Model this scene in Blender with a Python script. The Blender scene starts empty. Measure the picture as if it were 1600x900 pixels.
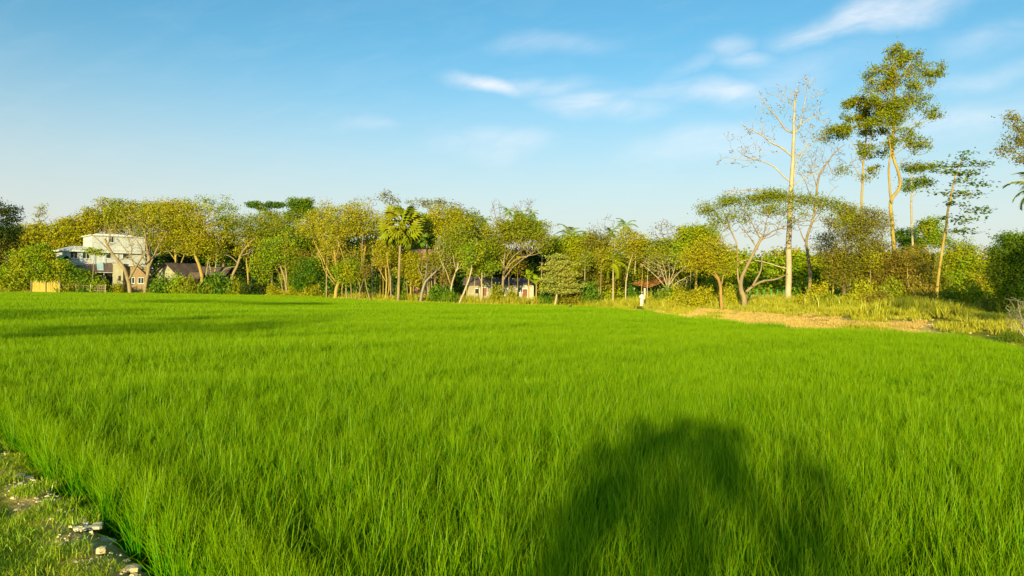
import bpy, math, random
import numpy as np
from mathutils import Vector, Matrix
random.seed(7); RNG = np.random.default_rng(7)
sc = bpy.context.scene
COL = sc.collection

# ---------------------------------------------------------------- camera
F = 1155.0                       # focal length in photo pixels (1600 wide)
CAM_H = 2.7
ROLL = math.atan(0.015)
PITCH = math.atan(4.0 / F)
cam = bpy.data.objects.new("camera", bpy.data.cameras.new("camera"))
COL.objects.link(cam)
cam.data.sensor_width = 36.0
cam.data.lens = F / 1600 * 36.0
cam.data.clip_end = 6000
CM = Matrix.Rotation(math.radians(90) - PITCH, 4, 'X') @ Matrix.Rotation(ROLL, 4, 'Z')
CM.translation = (0, 0, CAM_H)
cam.matrix_world = CM
sc.camera = cam
R3 = np.array(CM.to_3x3())

# ---------------------------------------------------------------- light
SUN_EL = math.radians(10.5)
SUN_AZ = math.radians(14.0)       # the light travels towards +Y, turned this far to +X
ldir = Vector((math.sin(SUN_AZ) * math.cos(SUN_EL), math.cos(SUN_AZ) * math.cos(SUN_EL), -math.sin(SUN_EL)))
sun = bpy.data.objects.new("sun", bpy.data.lights.new("sun", 'SUN'))
COL.objects.link(sun)
sun.data.energy = 3.6
sun.data.angle = math.radians(0.5)
sun.data.color = (1.0, 0.86, 0.40)
sun.rotation_euler = ldir.to_track_quat('-Z', 'Y').to_euler()
sun.location = (0, -20, 60)

world = bpy.data.worlds.new("World"); sc.world = world; world.use_nodes = True
wn = world.node_tree.nodes; wl = world.node_tree.links
for n in list(wn): wn.remove(n)
def hor(px): return 446 + 0.015 * (px - 800)
def N(nt, typ, **kw):
    n = nt.nodes.new(typ)
    for k, v in kw.items():
        if k == 'inp':
            for i, val in v.items(): n.inputs[i].default_value = val
        else: setattr(n, k, v)
    return n
wt = world.node_tree
sky = N(wt, 'ShaderNodeTexSky', sky_type='NISHITA', sun_disc=False)
sky.sun_elevation = SUN_EL
# Blender: rotation 0 puts the sun at +Y, growing clockwise seen from above
sky.sun_rotation = math.atan2(-ldir.x, -ldir.y)
sky.air_density = 1.0; sky.dust_density = 1.2; sky.ozone_density = 2.5
tc = N(wt, 'ShaderNodeTexCoord')
sep = N(wt, 'ShaderNodeSeparateXYZ'); wl.new(tc.outputs['Generated'], sep.inputs[0])
# clouds live in direction space: u = x / |y|, v = z / |y|
ay_ = N(wt, 'ShaderNodeMath', operation='ABSOLUTE'); wl.new(sep.outputs['Y'], ay_.inputs[0])
ay2 = N(wt, 'ShaderNodeMath', operation='MAXIMUM', inp={1: 0.05}); wl.new(ay_.outputs[0], ay2.inputs[0])
uu = N(wt, 'ShaderNodeMath', operation='DIVIDE'); wl.new(sep.outputs['X'], uu.inputs[0]); wl.new(ay2.outputs[0], uu.inputs[1])
vv = N(wt, 'ShaderNodeMath', operation='DIVIDE'); wl.new(sep.outputs['Z'], vv.inputs[0]); wl.new(ay2.outputs[0], vv.inputs[1])
cmb = N(wt, 'ShaderNodeCombineXYZ'); wl.new(uu.outputs[0], cmb.inputs[0]); wl.new(vv.outputs[0], cmb.inputs[1])
wmap = N(wt, 'ShaderNodeMapping', vector_type='TEXTURE', inp={'Rotation': (0, 0, math.radians(12)), 'Scale': (1.0, .3, 1.0)}); wl.new(cmb.outputs[0], wmap.inputs[0])
wn1 = N(wt, 'ShaderNodeTexNoise', inp={'Scale': 9.0, 'Detail': 9.0, 'Roughness': 0.6, 'Distortion': 0.7}); wl.new(wmap.outputs[0], wn1.inputs['Vector'])
warp = N(wt, 'ShaderNodeTexNoise', inp={'Scale': 5.0, 'Detail': 6.0}); wl.new(cmb.outputs[0], warp.inputs['Vector'])
wv = N(wt, 'ShaderNodeVectorMath', operation='MULTIPLY_ADD'); wl.new(warp.outputs['Color'], wv.inputs[0]); wv.inputs[1].default_value = (.16, .09, 0); wl.new(cmb.outputs[0], wv.inputs[2])
acc = None
# centre x, y, half width, half height (photo pixels), tilt in degrees, strength
CLOUDS = [(1370, 42, 150, 26, 12, 1.0), (1300, 62, 60, 16, 25, .55), (760, 150, 75, 13, -8, .95), (850, 152, 90, 16, 3, .55), (930, 182, 90, 22, -3, .8), (1130, 88, 55, 18, 10, .45), (1120, 165, 95, 22, 3, .85),
          (1165, 108, 70, 14, 6, .5), (850, 82, 100, 16, 2, .35), (1060, 120, 60, 12, 25, .3), (770, 248, 90, 20, 4, .6), (570, 218, 50, 11, 0, .35), (1110, 248, 130, 26, 8, .6), (1480, 215, 150, 24, 10, .55), (1520, 150, 130, 20, 8, .4), (1540, 85, 110, 20, 8, .35), (1250, 130, 150, 30, 14, .35), (1010, 160, 120, 14, 2, .4)]
for cx_, cy_, hw, hh, ang, st in CLOUDS:
    hx = (cx_ - 800) / F; hv_ = (hor(cx_) - cy_) / F + .015
    mp = N(wt, 'ShaderNodeMapping', vector_type='TEXTURE', inp={'Location': (hx + .08, hv_ + .045, 0), 'Rotation': (0, 0, math.radians(ang)), 'Scale': (hw / F * 1.5, hh / F * 1.7, 1)})
    wl.new(wv.outputs[0], mp.inputs[0])
    ln = N(wt, 'ShaderNodeVectorMath', operation='LENGTH'); wl.new(mp.outputs[0], ln.inputs[0])
    mr = N(wt, 'ShaderNodeMapRange', inp={1: 0.0, 2: 1.0, 3: st, 4: 0.0}); mr.interpolation_type = 'SMOOTHSTEP'; wl.new(ln.outputs['Value'], mr.inputs[0])
    if acc is None: acc = mr.outputs[0]
    else:
        x_ = N(wt, 'ShaderNodeMath', operation='MAXIMUM'); wl.new(acc, x_.inputs[0]); wl.new(mr.outputs[0], x_.inputs[1]); acc = x_.outputs[0]
nr = N(wt, 'ShaderNodeMapRange', inp={1: 0.32, 2: 0.66, 3: 0.28, 4: 0.82}); wl.new(wn1.outputs['Fac'], nr.inputs[0])
pr = N(wt, 'ShaderNodeMath', operation='MULTIPLY'); wl.new(acc, pr.inputs[0]); wl.new(nr.outputs[0], pr.inputs[1])
veil = N(wt, 'ShaderNodeMapRange', inp={1: 0.45, 2: 0.75, 3: 0.0, 4: 0.05}); wl.new(wn1.outputs['Fac'], veil.inputs[0])
cr = N(wt, 'ShaderNodeMath', operation='MAXIMUM'); wl.new(pr.outputs[0], cr.inputs[0]); wl.new(veil.outputs[0], cr.inputs[1])
# pale veil towards the horizon
hz = N(wt, 'ShaderNodeMapRange', inp={1: -0.02, 2: 0.36, 3: 1.0, 4: 0.0}); hz.interpolation_type = 'SMOOTHERSTEP'; wl.new(sep.outputs['Z'], hz.inputs[0])
hzp = N(wt, 'ShaderNodeMath', operation='MULTIPLY', inp={1: 0.8}); wl.new(hz.outputs[0], hzp.inputs[0])
tint = N(wt, 'ShaderNodeMix', data_type='RGBA', blend_type='MULTIPLY'); tint.inputs[0].default_value = 1.0
wl.new(sky.outputs[0], tint.inputs[6]); tint.inputs[7].default_value = (0.50, 0.88, 0.88, 1)
m1 = N(wt, 'ShaderNodeMix', data_type='RGBA'); wl.new(hzp.outputs[0], m1.inputs[0]); wl.new(tint.outputs[2], m1.inputs[6]); m1.inputs[7].default_value = (3.75, 3.45, 3.25, 1)
m2 = N(wt, 'ShaderNodeMix', data_type='RGBA'); wl.new(cr.outputs[0], m2.inputs[0]); wl.new(m1.outputs[2], m2.inputs[6]); m2.inputs[7].default_value = (4.5, 4.5, 4.6, 1)
bg = N(wt, 'ShaderNodeBackground', inp={1: 0.107}); wl.new(m2.outputs[2], bg.inputs[0])
ow = N(wt, 'ShaderNodeOutputWorld'); wl.new(bg.outputs[0], ow.inputs[0])

sc.view_settings.view_transform = 'Standard'
sc.view_settings.look = 'None'
sc.view_settings.exposure = 1.1
sc.view_settings.gamma = 1.0

# ---------------------------------------------------------------- places
def P(px, py, d):
    v = R3 @ np.array([(px - 800) / F, -(py - 450) / F, -1.0])
    return np.array([0, 0, CAM_H]) + v * (d / v[1])
def depth(px, py, z): return (CAM_H - z) * F / (py - hor(px))
RICE_H = 0.6
EDGE_PX = [(-700, 452), (-300, 453), (0, 456), (150, 457), (300, 458.5), (430, 460.5), (500, 463), (600, 469), (720, 474), (870, 476), (960, 479.5),
           (1040, 486), (1075, 492), (1200, 503), (1330, 512), (1430, 517), (1500, 521), (1560, 528), (1600, 541), (1700, 600)]
EDGE = []
for x, y in EDGE_PX:
    d = min(depth(x, y, RICE_H), 150)
    p = P(x, y, d); EDGE.append((p[0], p[1]))
BUND = [(14.1, -12.0), (2.05, 1.3), (-2.62, 6.05), (-5.6, 9.18), (-9.4, 13.1), (-60.0, 62.0)]   # edge of the path bund under the camera
FIELD = np.array(EDGE + [(30.0, -12.0)] + BUND + [(-140, 100)])
def seg_dist(pts, poly, closed=True):
    pts = np.asarray(pts, float); best = np.full(len(pts), 1e9)
    n = len(poly)
    for i in range(n if closed else n - 1):
        a = np.array(poly[i], float); b = np.array(poly[(i + 1) % n], float); ab = b - a
        t = np.clip(((pts - a) @ ab) / max(ab @ ab, 1e-9), 0, 1)
        best = np.minimum(best, np.linalg.norm(pts - (a + t[:, None] * ab), axis=1))
    return best
def inside(pts, poly):
    pts = np.asarray(pts, float); c = np.zeros(len(pts), bool); n = len(poly)
    x, y = pts[:, 0], pts[:, 1]
    for i in range(n):
        x1, y1 = poly[i]; x2, y2 = poly[(i + 1) % n]
        if y1 == y2: continue
        c ^= ((y1 > y) != (y2 > y)) & (x < (x2 - x1) * (y - y1) / (y2 - y1) + x1)
    return c
def wob(x, y, s, seed=0):
    r = np.random.default_rng(seed); o = 0
    for k in range(5):
        a = r.uniform(0, 6.28); f = s * (1.0 + 0.7 * k); o = o + np.sin((x * math.cos(a) + y * math.sin(a)) * f + r.uniform(0, 6.28)) / (1 + .4 * k)
    return o / 2.5
def G(x, y):
    x = np.atleast_1d(np.asarray(x, float)); y = np.atleast_1d(np.asarray(y, float))
    pts = np.stack([x, y], 1)
    ins = inside(pts, FIELD); dd = seg_dist(pts, FIELD)
    right = np.clip((x - 10) / 14.0, 0, 1) * np.clip((y - 15) / 10, 0, 1)
    near = (y < 62) & (x < 0) | (y < 12)
    h = np.where(near, 0.3, 0.22 + right * (.05 + .8 * np.clip(dd / 8, 0, 1)))
    ramp = np.where(near, 0.35, 1.3)
    s = np.clip(dd / ramp, 0, 1); s = s * s * (3 - 2 * s)
    z = h * s + np.where(near, 0.025 * wob(x, y, 5.0, 3) + .06 * np.exp(-((dd - .45) / .3) ** 2), (0.05 + .12 * right) * wob(x, y, 1.1, 4)) * s
    return np.where(ins, 0.0, z)
def g(x, y): return float(G(x, y)[0])

# ---------------------------------------------------------------- mesh helpers
def make_mesh(name, V, faces, attrs=None, smooth=False):
    """V (n,3); faces: list of index arrays, (m,4) and (m,3); attrs: {name: per-face values}"""
    V = np.ascontiguousarray(V, dtype=np.float32)
    faces = [np.asarray(f, dtype=np.int32) for f in faces if len(f)]
    me = bpy.data.meshes.new(name)
    me.vertices.add(len(V)); me.vertices.foreach_set('co', V.ravel())
    loops = np.concatenate([f.ravel() for f in faces]) if faces else np.zeros(0, np.int32)
    tot = np.concatenate([np.full(len(f), f.shape[1], np.int32) for f in faces])
    st = np.concatenate([[0], np.cumsum(tot)[:-1]]).astype(np.int32)
    me.loops.add(len(loops)); me.loops.foreach_set('vertex_index', loops)
    me.polygons.add(len(tot)); me.polygons.foreach_set('loop_start', st); me.polygons.foreach_set('loop_total', tot)
    me.polygons.foreach_set('use_smooth', np.full(len(tot), bool(smooth)))
    for k, v in (attrs or {}).items():
        a = me.attributes.new(k, 'FLOAT', 'FACE'); a.data.foreach_set('value', np.asarray(v, np.float32))
    me.update(calc_edges=True); me.validate()
    return me
def link(name, me, mat=None, parent=None, loc=None):
    o = bpy.data.objects.new(name, me); COL.objects.link(o)
    if mat and me is not None and not me.materials: me.materials.append(mat)
    if parent: o.parent = parent
    if loc is not None: o.location = loc
    return o
def tag(o, label=None, cat=None, group=None, kind=None):
    if label: o['label'] = label
    if cat: o['category'] = cat
    if group: o['group'] = group
    if kind: o['kind'] = kind
    return o
def empty(name, loc, rz=0, **kw):
    o = bpy.data.objects.new(name, None); COL.objects.link(o); o.location = tuple(loc); o.rotation_euler = (0, 0, rz)
    o.empty_display_size = .3
    return tag(o, **kw)
class MB:
    """collects boxes, prisms and tubes into one mesh"""
    def __init__(s): s.V = []; s.F4 = []; s.F3 = []; s.n = 0
    def add(s, V, q=(), t=()):
        s.V.append(np.asarray(V, float))
        if len(q): s.F4.append(np.asarray(q) + s.n)
        if len(t): s.F3.append(np.asarray(t) + s.n)
        s.n += len(V)
    def box(s, x0, x1, y0, y1, z0, z1):
        V = [(x, y, z) for z in (z0, z1) for y in (y0, y1) for x in (x0, x1)]
        s.add(V, [(0, 2, 3, 1), (4, 5, 7, 6), (0, 1, 5, 4), (2, 6, 7, 3), (0, 4, 6, 2), (1, 3, 7, 5)])
    def hexa(s, V): s.add(V, [(0, 3, 2, 1), (4, 5, 6, 7), (0, 1, 5, 4), (1, 2, 6, 5), (2, 3, 7, 6), (3, 0, 4, 7)])
    def tube(s, pts, rad, n=6, cap=True):
        pts = np.asarray(pts, float); rad = np.broadcast_to(np.asarray(rad, float), (len(pts),))
        tan = np.gradient(pts, axis=0); tan /= np.linalg.norm(tan, axis=1)[:, None] + 1e-9
        ref = np.array([0.31, 0.95, 0.05]) if abs(tan[0][1]) < .9 else np.array([1., 0, 0])
        a = np.cross(tan, ref); a /= np.linalg.norm(a, axis=1)[:, None] + 1e-9
        b = np.cross(tan, a)
        th = np.arange(n) * 2 * math.pi / n
        V = pts[:, None, :] + rad[:, None, None] * (np.cos(th)[None, :, None] * a[:, None, :] + np.sin(th)[None, :, None] * b[:, None, :])
        V = V.reshape(-1, 3); q = []
        for i in range(len(pts) - 1):
            for j in range(n):
                k = (j + 1) % n; q.append((i * n + j, i * n + k, (i + 1) * n + k, (i + 1) * n + j))
        t = []
        if cap:
            V = np.vstack([V, pts[-1:], pts[:1]]); e = len(V) - 2; L = (len(pts) - 1) * n
            t = [(L + j, L + (j + 1) % n, e) for j in range(n)] + [((j + 1) % n, j, e + 1) for j in range(n)]
        s.add(V, q, t)
    def mesh(s, name, smooth=False):
        return make_mesh(name, np.vstack(s.V), [np.vstack(s.F4) if s.F4 else [], np.vstack(s.F3) if s.F3 else []], smooth=smooth)
    def build(s, name, mat, parent=None, smooth=False, loc=None): return link(name, s.mesh(name, smooth), mat, parent, loc)

# ---------------------------------------------------------------- materials
def mat_new(name):
    m = bpy.data.materials.new(name); m.use_nodes = True
    nt = m.node_tree
    for n in list(nt.nodes): nt.nodes.remove(n)
    return m, nt
def L(nt, a, b): nt.links.new(a, b)
_lm = {}
def leaf_mat(name, c1, c2, c3=None, trans=0.16, gloss=0.04, noise=0.35):
    """leaves: colour from c1 to c2 by a per-leaf random value, world-space patches towards c3"""
    if name in _lm: return _lm[name]
    m, nt = mat_new(name)
    at = N(nt, 'ShaderNodeAttribute', attribute_name='rnd')
    mix = N(nt, 'ShaderNodeMix', data_type='RGBA'); L(nt, at.outputs['Fac'], mix.inputs[0])
    mix.inputs[6].default_value = (*c1, 1); mix.inputs[7].default_value = (*c2, 1)
    geo = N(nt, 'ShaderNodeNewGeometry')
    nz = N(nt, 'ShaderNodeTexNoise', inp={'Scale': noise, 'Detail': 2.0}); L(nt, geo.outputs['Position'], nz.inputs['Vector'])
    mr = N(nt, 'ShaderNodeMapRange', inp={1: 0.45, 2: 0.65, 3: 0.0, 4: 0.8}); L(nt, nz.outputs['Fac'], mr.inputs[0])
    m2 = N(nt, 'ShaderNodeMix', data_type='RGBA'); L(nt, mr.outputs[0], m2.inputs[0]); L(nt, mix.outputs[2], m2.inputs[6])
    m2.inputs[7].default_value = (*(c3 or c2), 1)
    d = N(nt, 'ShaderNodeBsdfDiffuse'); L(nt, m2.outputs[2], d.inputs[0])
    t = N(nt, 'ShaderNodeBsdfTranslucent'); L(nt, m2.outputs[2], t.inputs[0])
    s = N(nt, 'ShaderNodeMixShader', inp={0: trans}); L(nt, d.outputs[0], s.inputs[1]); L(nt, t.outputs[0], s.inputs[2])
    gl = N(nt, 'ShaderNodeBsdfGlossy', inp={'Roughness': 0.45}); gl.inputs[0].default_value = (.8, .85, .8, 1)
    s2 = N(nt, 'ShaderNodeMixShader', inp={0: gloss * .5}); L(nt, s.outputs[0], s2.inputs[1]); L(nt, gl.outputs[0], s2.inputs[2])
    o = N(nt, 'ShaderNodeOutputMaterial'); L(nt, s2.outputs[0], o.inputs[0])
    _lm[name] = m; return m
_sm = {}
def solid(name, c1, c2=None, scale=3.0, rough=0.85, bump=0.0, stretch=(1, 1, 1), metal=0.0, coord='Object', lo=.35, hi=.65):
    if name in _sm: return _sm[name]
    m, nt = mat_new(name); c2 = c2 or tuple(x * .7 for x in c1)
    tc = N(nt, 'ShaderNodeTexCoord'); mp = N(nt, 'ShaderNodeMapping', inp={'Scale': stretch})
    if coord == 'World':
        geo = N(nt, 'ShaderNodeNewGeometry'); L(nt, geo.outputs['Position'], mp.inputs[0])
    else: L(nt, tc.outputs[coord], mp.inputs[0])
    nz = N(nt, 'ShaderNodeTexNoise', inp={'Scale': scale, 'Detail': 6.0, 'Roughness': .65}); L(nt, mp.outputs[0], nz.inputs['Vector'])
    mr = N(nt, 'ShaderNodeMapRange', inp={1: lo, 2: hi, 3: 0., 4: 1.}); L(nt, nz.outputs['Fac'], mr.inputs[0])
    mix = N(nt, 'ShaderNodeMix', data_type='RGBA'); L(nt, mr.outputs[0], mix.inputs[0])
    mix.inputs[6].default_value = (*c1, 1); mix.inputs[7].default_value = (*c2, 1)
    b = N(nt, 'ShaderNodeBsdfPrincipled', inp={'Roughness': rough, 'Metallic': metal}); L(nt, mix.outputs[2], b.inputs['Base Color'])
    if bump:
        bp = N(nt, 'ShaderNodeBump', inp={'Strength': bump, 'Distance': .05}); L(nt, nz.outputs['Fac'], bp.inputs['Height']); L(nt, bp.outputs[0], b.inputs['Normal'])
    o = N(nt, 'ShaderNodeOutputMaterial'); L(nt, b.outputs[0], o.inputs[0])
    _sm[name] = m; return m

PAL = {  # leaf colours: first, second, patch
 'olive':  ((.28, .31, .008), (.16, .21, .006), (.30, .27, .010)),
 'yellow': ((.43, .40, .010), (.28, .29, .008), (.41, .34, .010)),
 'lime':   ((.29, .38, .008), (.17, .27, .006), (.38, .36, .008)),
 'green':  ((.11, .23, .008), (.055, .14, .006), (.20, .25, .008)),
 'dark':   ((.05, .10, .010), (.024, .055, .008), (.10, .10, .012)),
 'brown':  ((.30, .21, .025), (.17, .14, .015), (.24, .20, .015)),
 'dull':   ((.27, .24, .018), (.15, .15, .012), (.27, .24, .012)),
 'pale':   ((.42, .43, .09), (.25, .29, .04), (.42, .38, .06)),
 'straw':  ((.42, .29, .05), (.30, .22, .03), (.25, .22, .02)),
 'bud':    ((.24, .08, .05), (.12, .06, .03), (.16, .09, .05)),
}
def leafm(k): return leaf_mat('leaves_' + k, *PAL[k])
BARK = {
 'pale':  ((.52, .42, .27), (.36, .28, .17)), 'tan': ((.36, .26, .13), (.22, .16, .085)),
 'orange': ((.42, .24, .06), (.26, .15, .05)), 'gold': ((.46, .32, .06), (.30, .20, .05)), 'dark': ((.15, .10, .06), (.07, .05, .035)), 'grey': ((.34, .29, .22), (.22, .18, .13)),
 'twig': ((.30, .22, .16), (.20, .15, .11)),
}
def barkm(k): return solid('bark_' + k, *BARK[k], scale=2.2, stretch=(1, 1, .35), bump=.5, rough=.9)
# ---------------------------------------------------------------- ground
def axis(lo, hi, fine, mid, lim1, lim2, far):
    a = [0.0]
    while a[-1] < far:
        v = a[-1]; st = fine if v < lim1 else (mid if v < lim2 else max(mid, (v - lim2) * .25 + mid)); a.append(v + st)
    return np.array(a)
ax = axis(0, 0, .28, 1.0, 12, 85, 3000); xs = np.concatenate([-ax[::-1][:-1], ax])
ay = axis(0, 0, .28, .8, 14, 130, 3000); ays = axis(0, 0, .5, 2, 6, 40, 600); ys = np.concatenate([-ays[::-1][:-1], ay])
GX, GY = np.meshgrid(xs, ys); gx = GX.ravel(); gy = GY.ravel()
gz = G(gx, gy)
nx = len(xs); ny = len(ys)
ii = (np.arange(ny - 1)[:, None] * nx + np.arange(nx - 1)[None, :]).ravel()
q = np.stack([ii, ii + 1, ii + nx + 1, ii + nx], 1)
gme = make_mesh('ground', np.stack([gx, gy, gz], 1), [q], smooth=True)
ins_v = (inside(np.stack([gx, gy], 1), FIELD)).astype(np.float32)
edge_d = seg_dist(np.stack([gx, gy], 1), EDGE, closed=False)
a = gme.attributes.new('field', 'FLOAT', 'POINT'); a.data.foreach_set('value', ins_v)
# bare earth: bank strip beside the field, strongest on the right
bare = np.exp(-(edge_d / 3.0) ** 2) * (gx > -30) * .8
ppx = 800 + F * gx / np.maximum(gy, 1)
strip = ((ppx > 1060) & (ppx < 1475) & (edge_d < 7.5) & (gy > 20))
bare = np.where(strip, np.clip((7.5 - edge_d) / 3, 0, 1), bare) * (1 - ins_v)
bare = np.where((ppx > 1475) & (gy > 15), bare * .25, bare)
bare = np.where((gy < 62) & (gx < 3) & (ins_v < .5), np.exp(-(seg_dist(np.stack([gx, gy], 1), BUND, closed=False) / .7) ** 2), bare)
a = gme.attributes.new('bare', 'FLOAT', 'POINT'); a.data.foreach_set('value', bare.astype(np.float32))
def ground_material():
    m, nt = mat_new('ground_soil')
    geo = N(nt, 'ShaderNodeNewGeometry')
    n1 = N(nt, 'ShaderNodeTexNoise', inp={'Scale': .8, 'Detail': 8., 'Roughness': .7}); L(nt, geo.outputs['Position'], n1.inputs['Vector'])
    n2 = N(nt, 'ShaderNodeTexNoise', inp={'Scale': 6., 'Detail': 6., 'Roughness': .7}); L(nt, geo.outputs['Position'], n2.inputs['Vector'])
    def mix(f, a, b):
        x = N(nt, 'ShaderNodeMix', data_type='RGBA')
        if isinstance(f, float): x.inputs[0].default_value = f
        else: L(nt, f, x.inputs[0])
        for i, c in ((6, a), (7, b)):
            if isinstance(c, tuple): x.inputs[i].default_value = (*c, 1)
            else: L(nt, c, x.inputs[i])
        return x.outputs[2]
    def ramp(s, lo, hi):
        r = N(nt, 'ShaderNodeMapRange', inp={1: lo, 2: hi}); L(nt, s, r.inputs[0]); return r.outputs[0]
    soil = mix(ramp(n2.outputs['Fac'], .35, .65), (.76, .52, .18), (.60, .40, .13))
    grassy = mix(ramp(n1.outputs['Fac'], .4, .6), (.36, .30, .03), (.20, .22, .012))
    fb = N(nt, 'ShaderNodeAttribute', attribute_name='bare'); ff = N(nt, 'ShaderNodeAttribute', attribute_name='field')
    ad = N(nt, 'ShaderNodeMath', operation='MULTIPLY_ADD', inp={1: .9, 2: -.45}); L(nt, n1.outputs['Fac'], ad.inputs[0])
    ad2 = N(nt, 'ShaderNodeMath', operation='ADD'); L(nt, ad.outputs[0], ad2.inputs[0]); L(nt, fb.outputs['Fac'], ad2.inputs[1])
    c = mix(ramp(ad2.outputs[0], .3, .6), grassy, soil)
    c = mix(ff.outputs['Fac'], c, (.035, .05, .012))
    b = N(nt, 'ShaderNodeBsdfPrincipled', inp={'Roughness': .95}); L(nt, c, b.inputs['Base Color'])
    b.inputs['Specular IOR Level'].default_value = .15
    bp = N(nt, 'ShaderNodeBump', inp={'Strength': .8, 'Distance': .12}); L(nt, n2.outputs['Fac'], bp.inputs['Height']); L(nt, bp.outputs[0], b.inputs['Normal'])
    o = N(nt, 'ShaderNodeOutputMaterial'); L(nt, b.outputs[0], o.inputs[0]); return m
tag(link('ground', gme, ground_material()), 'flat ground under the paddy, rising to a dry earth bank along its far side', kind='structure')

# ---------------------------------------------------------------- grass blades
def blade_patch(name, size, n, h, w, segs, hills=0, bend=.35, lean=.18, seed=0, wtip=.1, hs=.18, cut=None):
    r = np.random.default_rng(seed)
    if hills:
        hx = r.uniform(-size / 2, size / 2, hills); hy = r.uniform(-size / 2, size / 2, hills)
        k = r.integers(0, hills, n); base = np.stack([hx[k], hy[k]], 1) + r.normal(0, .028, (n, 2))
    else: base = r.uniform(-size / 2, size / 2, (n, 2))
    H = h * np.clip(r.normal(1, hs, n), .35, 1.5); az = r.uniform(0, 2 * math.pi, n)
    ln = np.abs(r.normal(0, lean, n)); bd = np.abs(r.normal(0, bend, n)) + .04
    sharp = r.random(n) < .10; bd = np.where(sharp, bd + .7, bd)
    dirv = np.stack([np.cos(az), np.sin(az)], 1)
    face = az + r.normal(math.pi / 2, .9, n); wd = np.stack([np.cos(face), np.sin(face)], 1)
    W = w * r.uniform(.6, 1.25, n)
    V = np.zeros((n, segs + 1, 2, 3)); t = np.linspace(0, 1, segs + 1)
    ang = ln[:, None] + bd[:, None] * t[None, :] ** 2.2 * 1.8
    dl = H[:, None] / segs
    X = np.concatenate([np.zeros((n, 1)), np.cumsum(np.sin((ang[:, 1:] + ang[:, :-1]) / 2) * dl, 1)], 1)
    Z = np.concatenate([np.zeros((n, 1)), np.cumsum(np.cos((ang[:, 1:] + ang[:, :-1]) / 2) * dl, 1)], 1)
    prof = np.where(t < .6, .75 + .25 * np.sin(t / .6 * math.pi), 0) + np.where(t >= .6, .75 * (1 - (t - .6) / .4) + wtip, 0)
    for s_, sg in ((0, -1), (1, 1)):
        V[:, :, s_, :2] = base[:, None, :] + dirv[:, None, :] * X[:, :, None] + sg * .5 * wd[:, None, :] * (W[:, None] * prof[None, :])[:, :, None]
        V[:, :, s_, 2] = Z
    idx = (np.arange(n)[:, None] * (segs + 1) * 2 + np.arange(segs)[None, :] * 2).ravel()
    q = np.stack([idx, idx + 1, idx + 3, idx + 2], 1)
    rn = np.clip(r.normal(.5, .28, n), 0, 1)
    me = make_mesh(name, V.reshape(-1, 3), [q], {'rnd': np.repeat(rn, segs)})
    a = me.attributes.new('t', 'FLOAT', 'POINT'); a.data.foreach_set('value', np.repeat(np.tile(t, n), 2).astype(np.float32))
    return me
def blade_mat(name, c_lo, c_hi, c_dry, base_c, patch, trans=.3, gl_amt=.05, dry_lo=.8, tip=None):
    m, nt = mat_new(name)
    at = N(nt, 'ShaderNodeAttribute', attribute_name='rnd'); tt = N(nt, 'ShaderNodeAttribute', attribute_name='t')
    def mix(f, a, b):
        x = N(nt, 'ShaderNodeMix', data_type='RGBA'); L(nt, f, x.inputs[0])
        for i, c in ((6, a), (7, b)):
            if isinstance(c, tuple): x.inputs[i].default_value = (*c, 1)
            else: L(nt, c, x.inputs[i])
        return x.outputs[2]
    def ramp(s, lo, hi, a=0., b=1.):
        r = N(nt, 'ShaderNodeMapRange', inp={1: lo, 2: hi, 3: a, 4: b}); L(nt, s, r.inputs[0]); return r.outputs[0]
    geo = N(nt, 'ShaderNodeNewGeometry')
    nz = N(nt, 'ShaderNodeTexNoise', inp={'Scale': .22, 'Detail': 4., 'Roughness': .6}); L(nt, geo.outputs['Position'], nz.inputs['Vector'])
    c = mix(at.outputs['Fac'], c_lo, c_hi)
    c = mix(ramp(nz.outputs['Fac'], .42, .66, 0., .55), c, patch)
    nz2 = N(nt, 'ShaderNodeTexNoise', inp={'Scale': .5, 'Detail': 3.}); L(nt, geo.outputs['Position'], nz2.inputs['Vector'])
    c = mix(ramp(nz2.outputs['Fac'], .55, .72, 0., .5), c, tuple(x * .8 for x in c_lo))
    c = mix(ramp(at.outputs['Fac'], dry_lo, 1.0, 0., .6), c, c_dry)
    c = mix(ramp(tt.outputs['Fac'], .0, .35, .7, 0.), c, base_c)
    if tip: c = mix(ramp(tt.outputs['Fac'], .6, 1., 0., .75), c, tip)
    d = N(nt, 'ShaderNodeBsdfDiffuse'); L(nt, c, d.inputs[0]); t = N(nt, 'ShaderNodeBsdfTranslucent'); L(nt, c, t.inputs[0])
    s = N(nt, 'ShaderNodeMixShader', inp={0: trans}); L(nt, d.outputs[0], s.inputs[1]); L(nt, t.outputs[0], s.inputs[2])
    gl = N(nt, 'ShaderNodeBsdfGlossy', inp={'Roughness': .4}); gl.inputs[0].default_value = (.7, .9, .5, 1)
    s2 = N(nt, 'ShaderNodeMixShader', inp={0: gl_amt}); L(nt, s.outputs[0], s2.inputs[1]); L(nt, gl.outputs[0], s2.inputs[2])
    o = N(nt, 'ShaderNodeOutputMaterial'); L(nt, s2.outputs[0], o.inputs[0]); return m
RICE = blade_mat('rice_blades', (.018, .175, .001), (.055, .275, .001), (.26, .36, .004), (.05, .12, .003), (.09, .30, .001), gl_amt=.015, trans=.2, tip=(.33, .43, .001))
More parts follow.
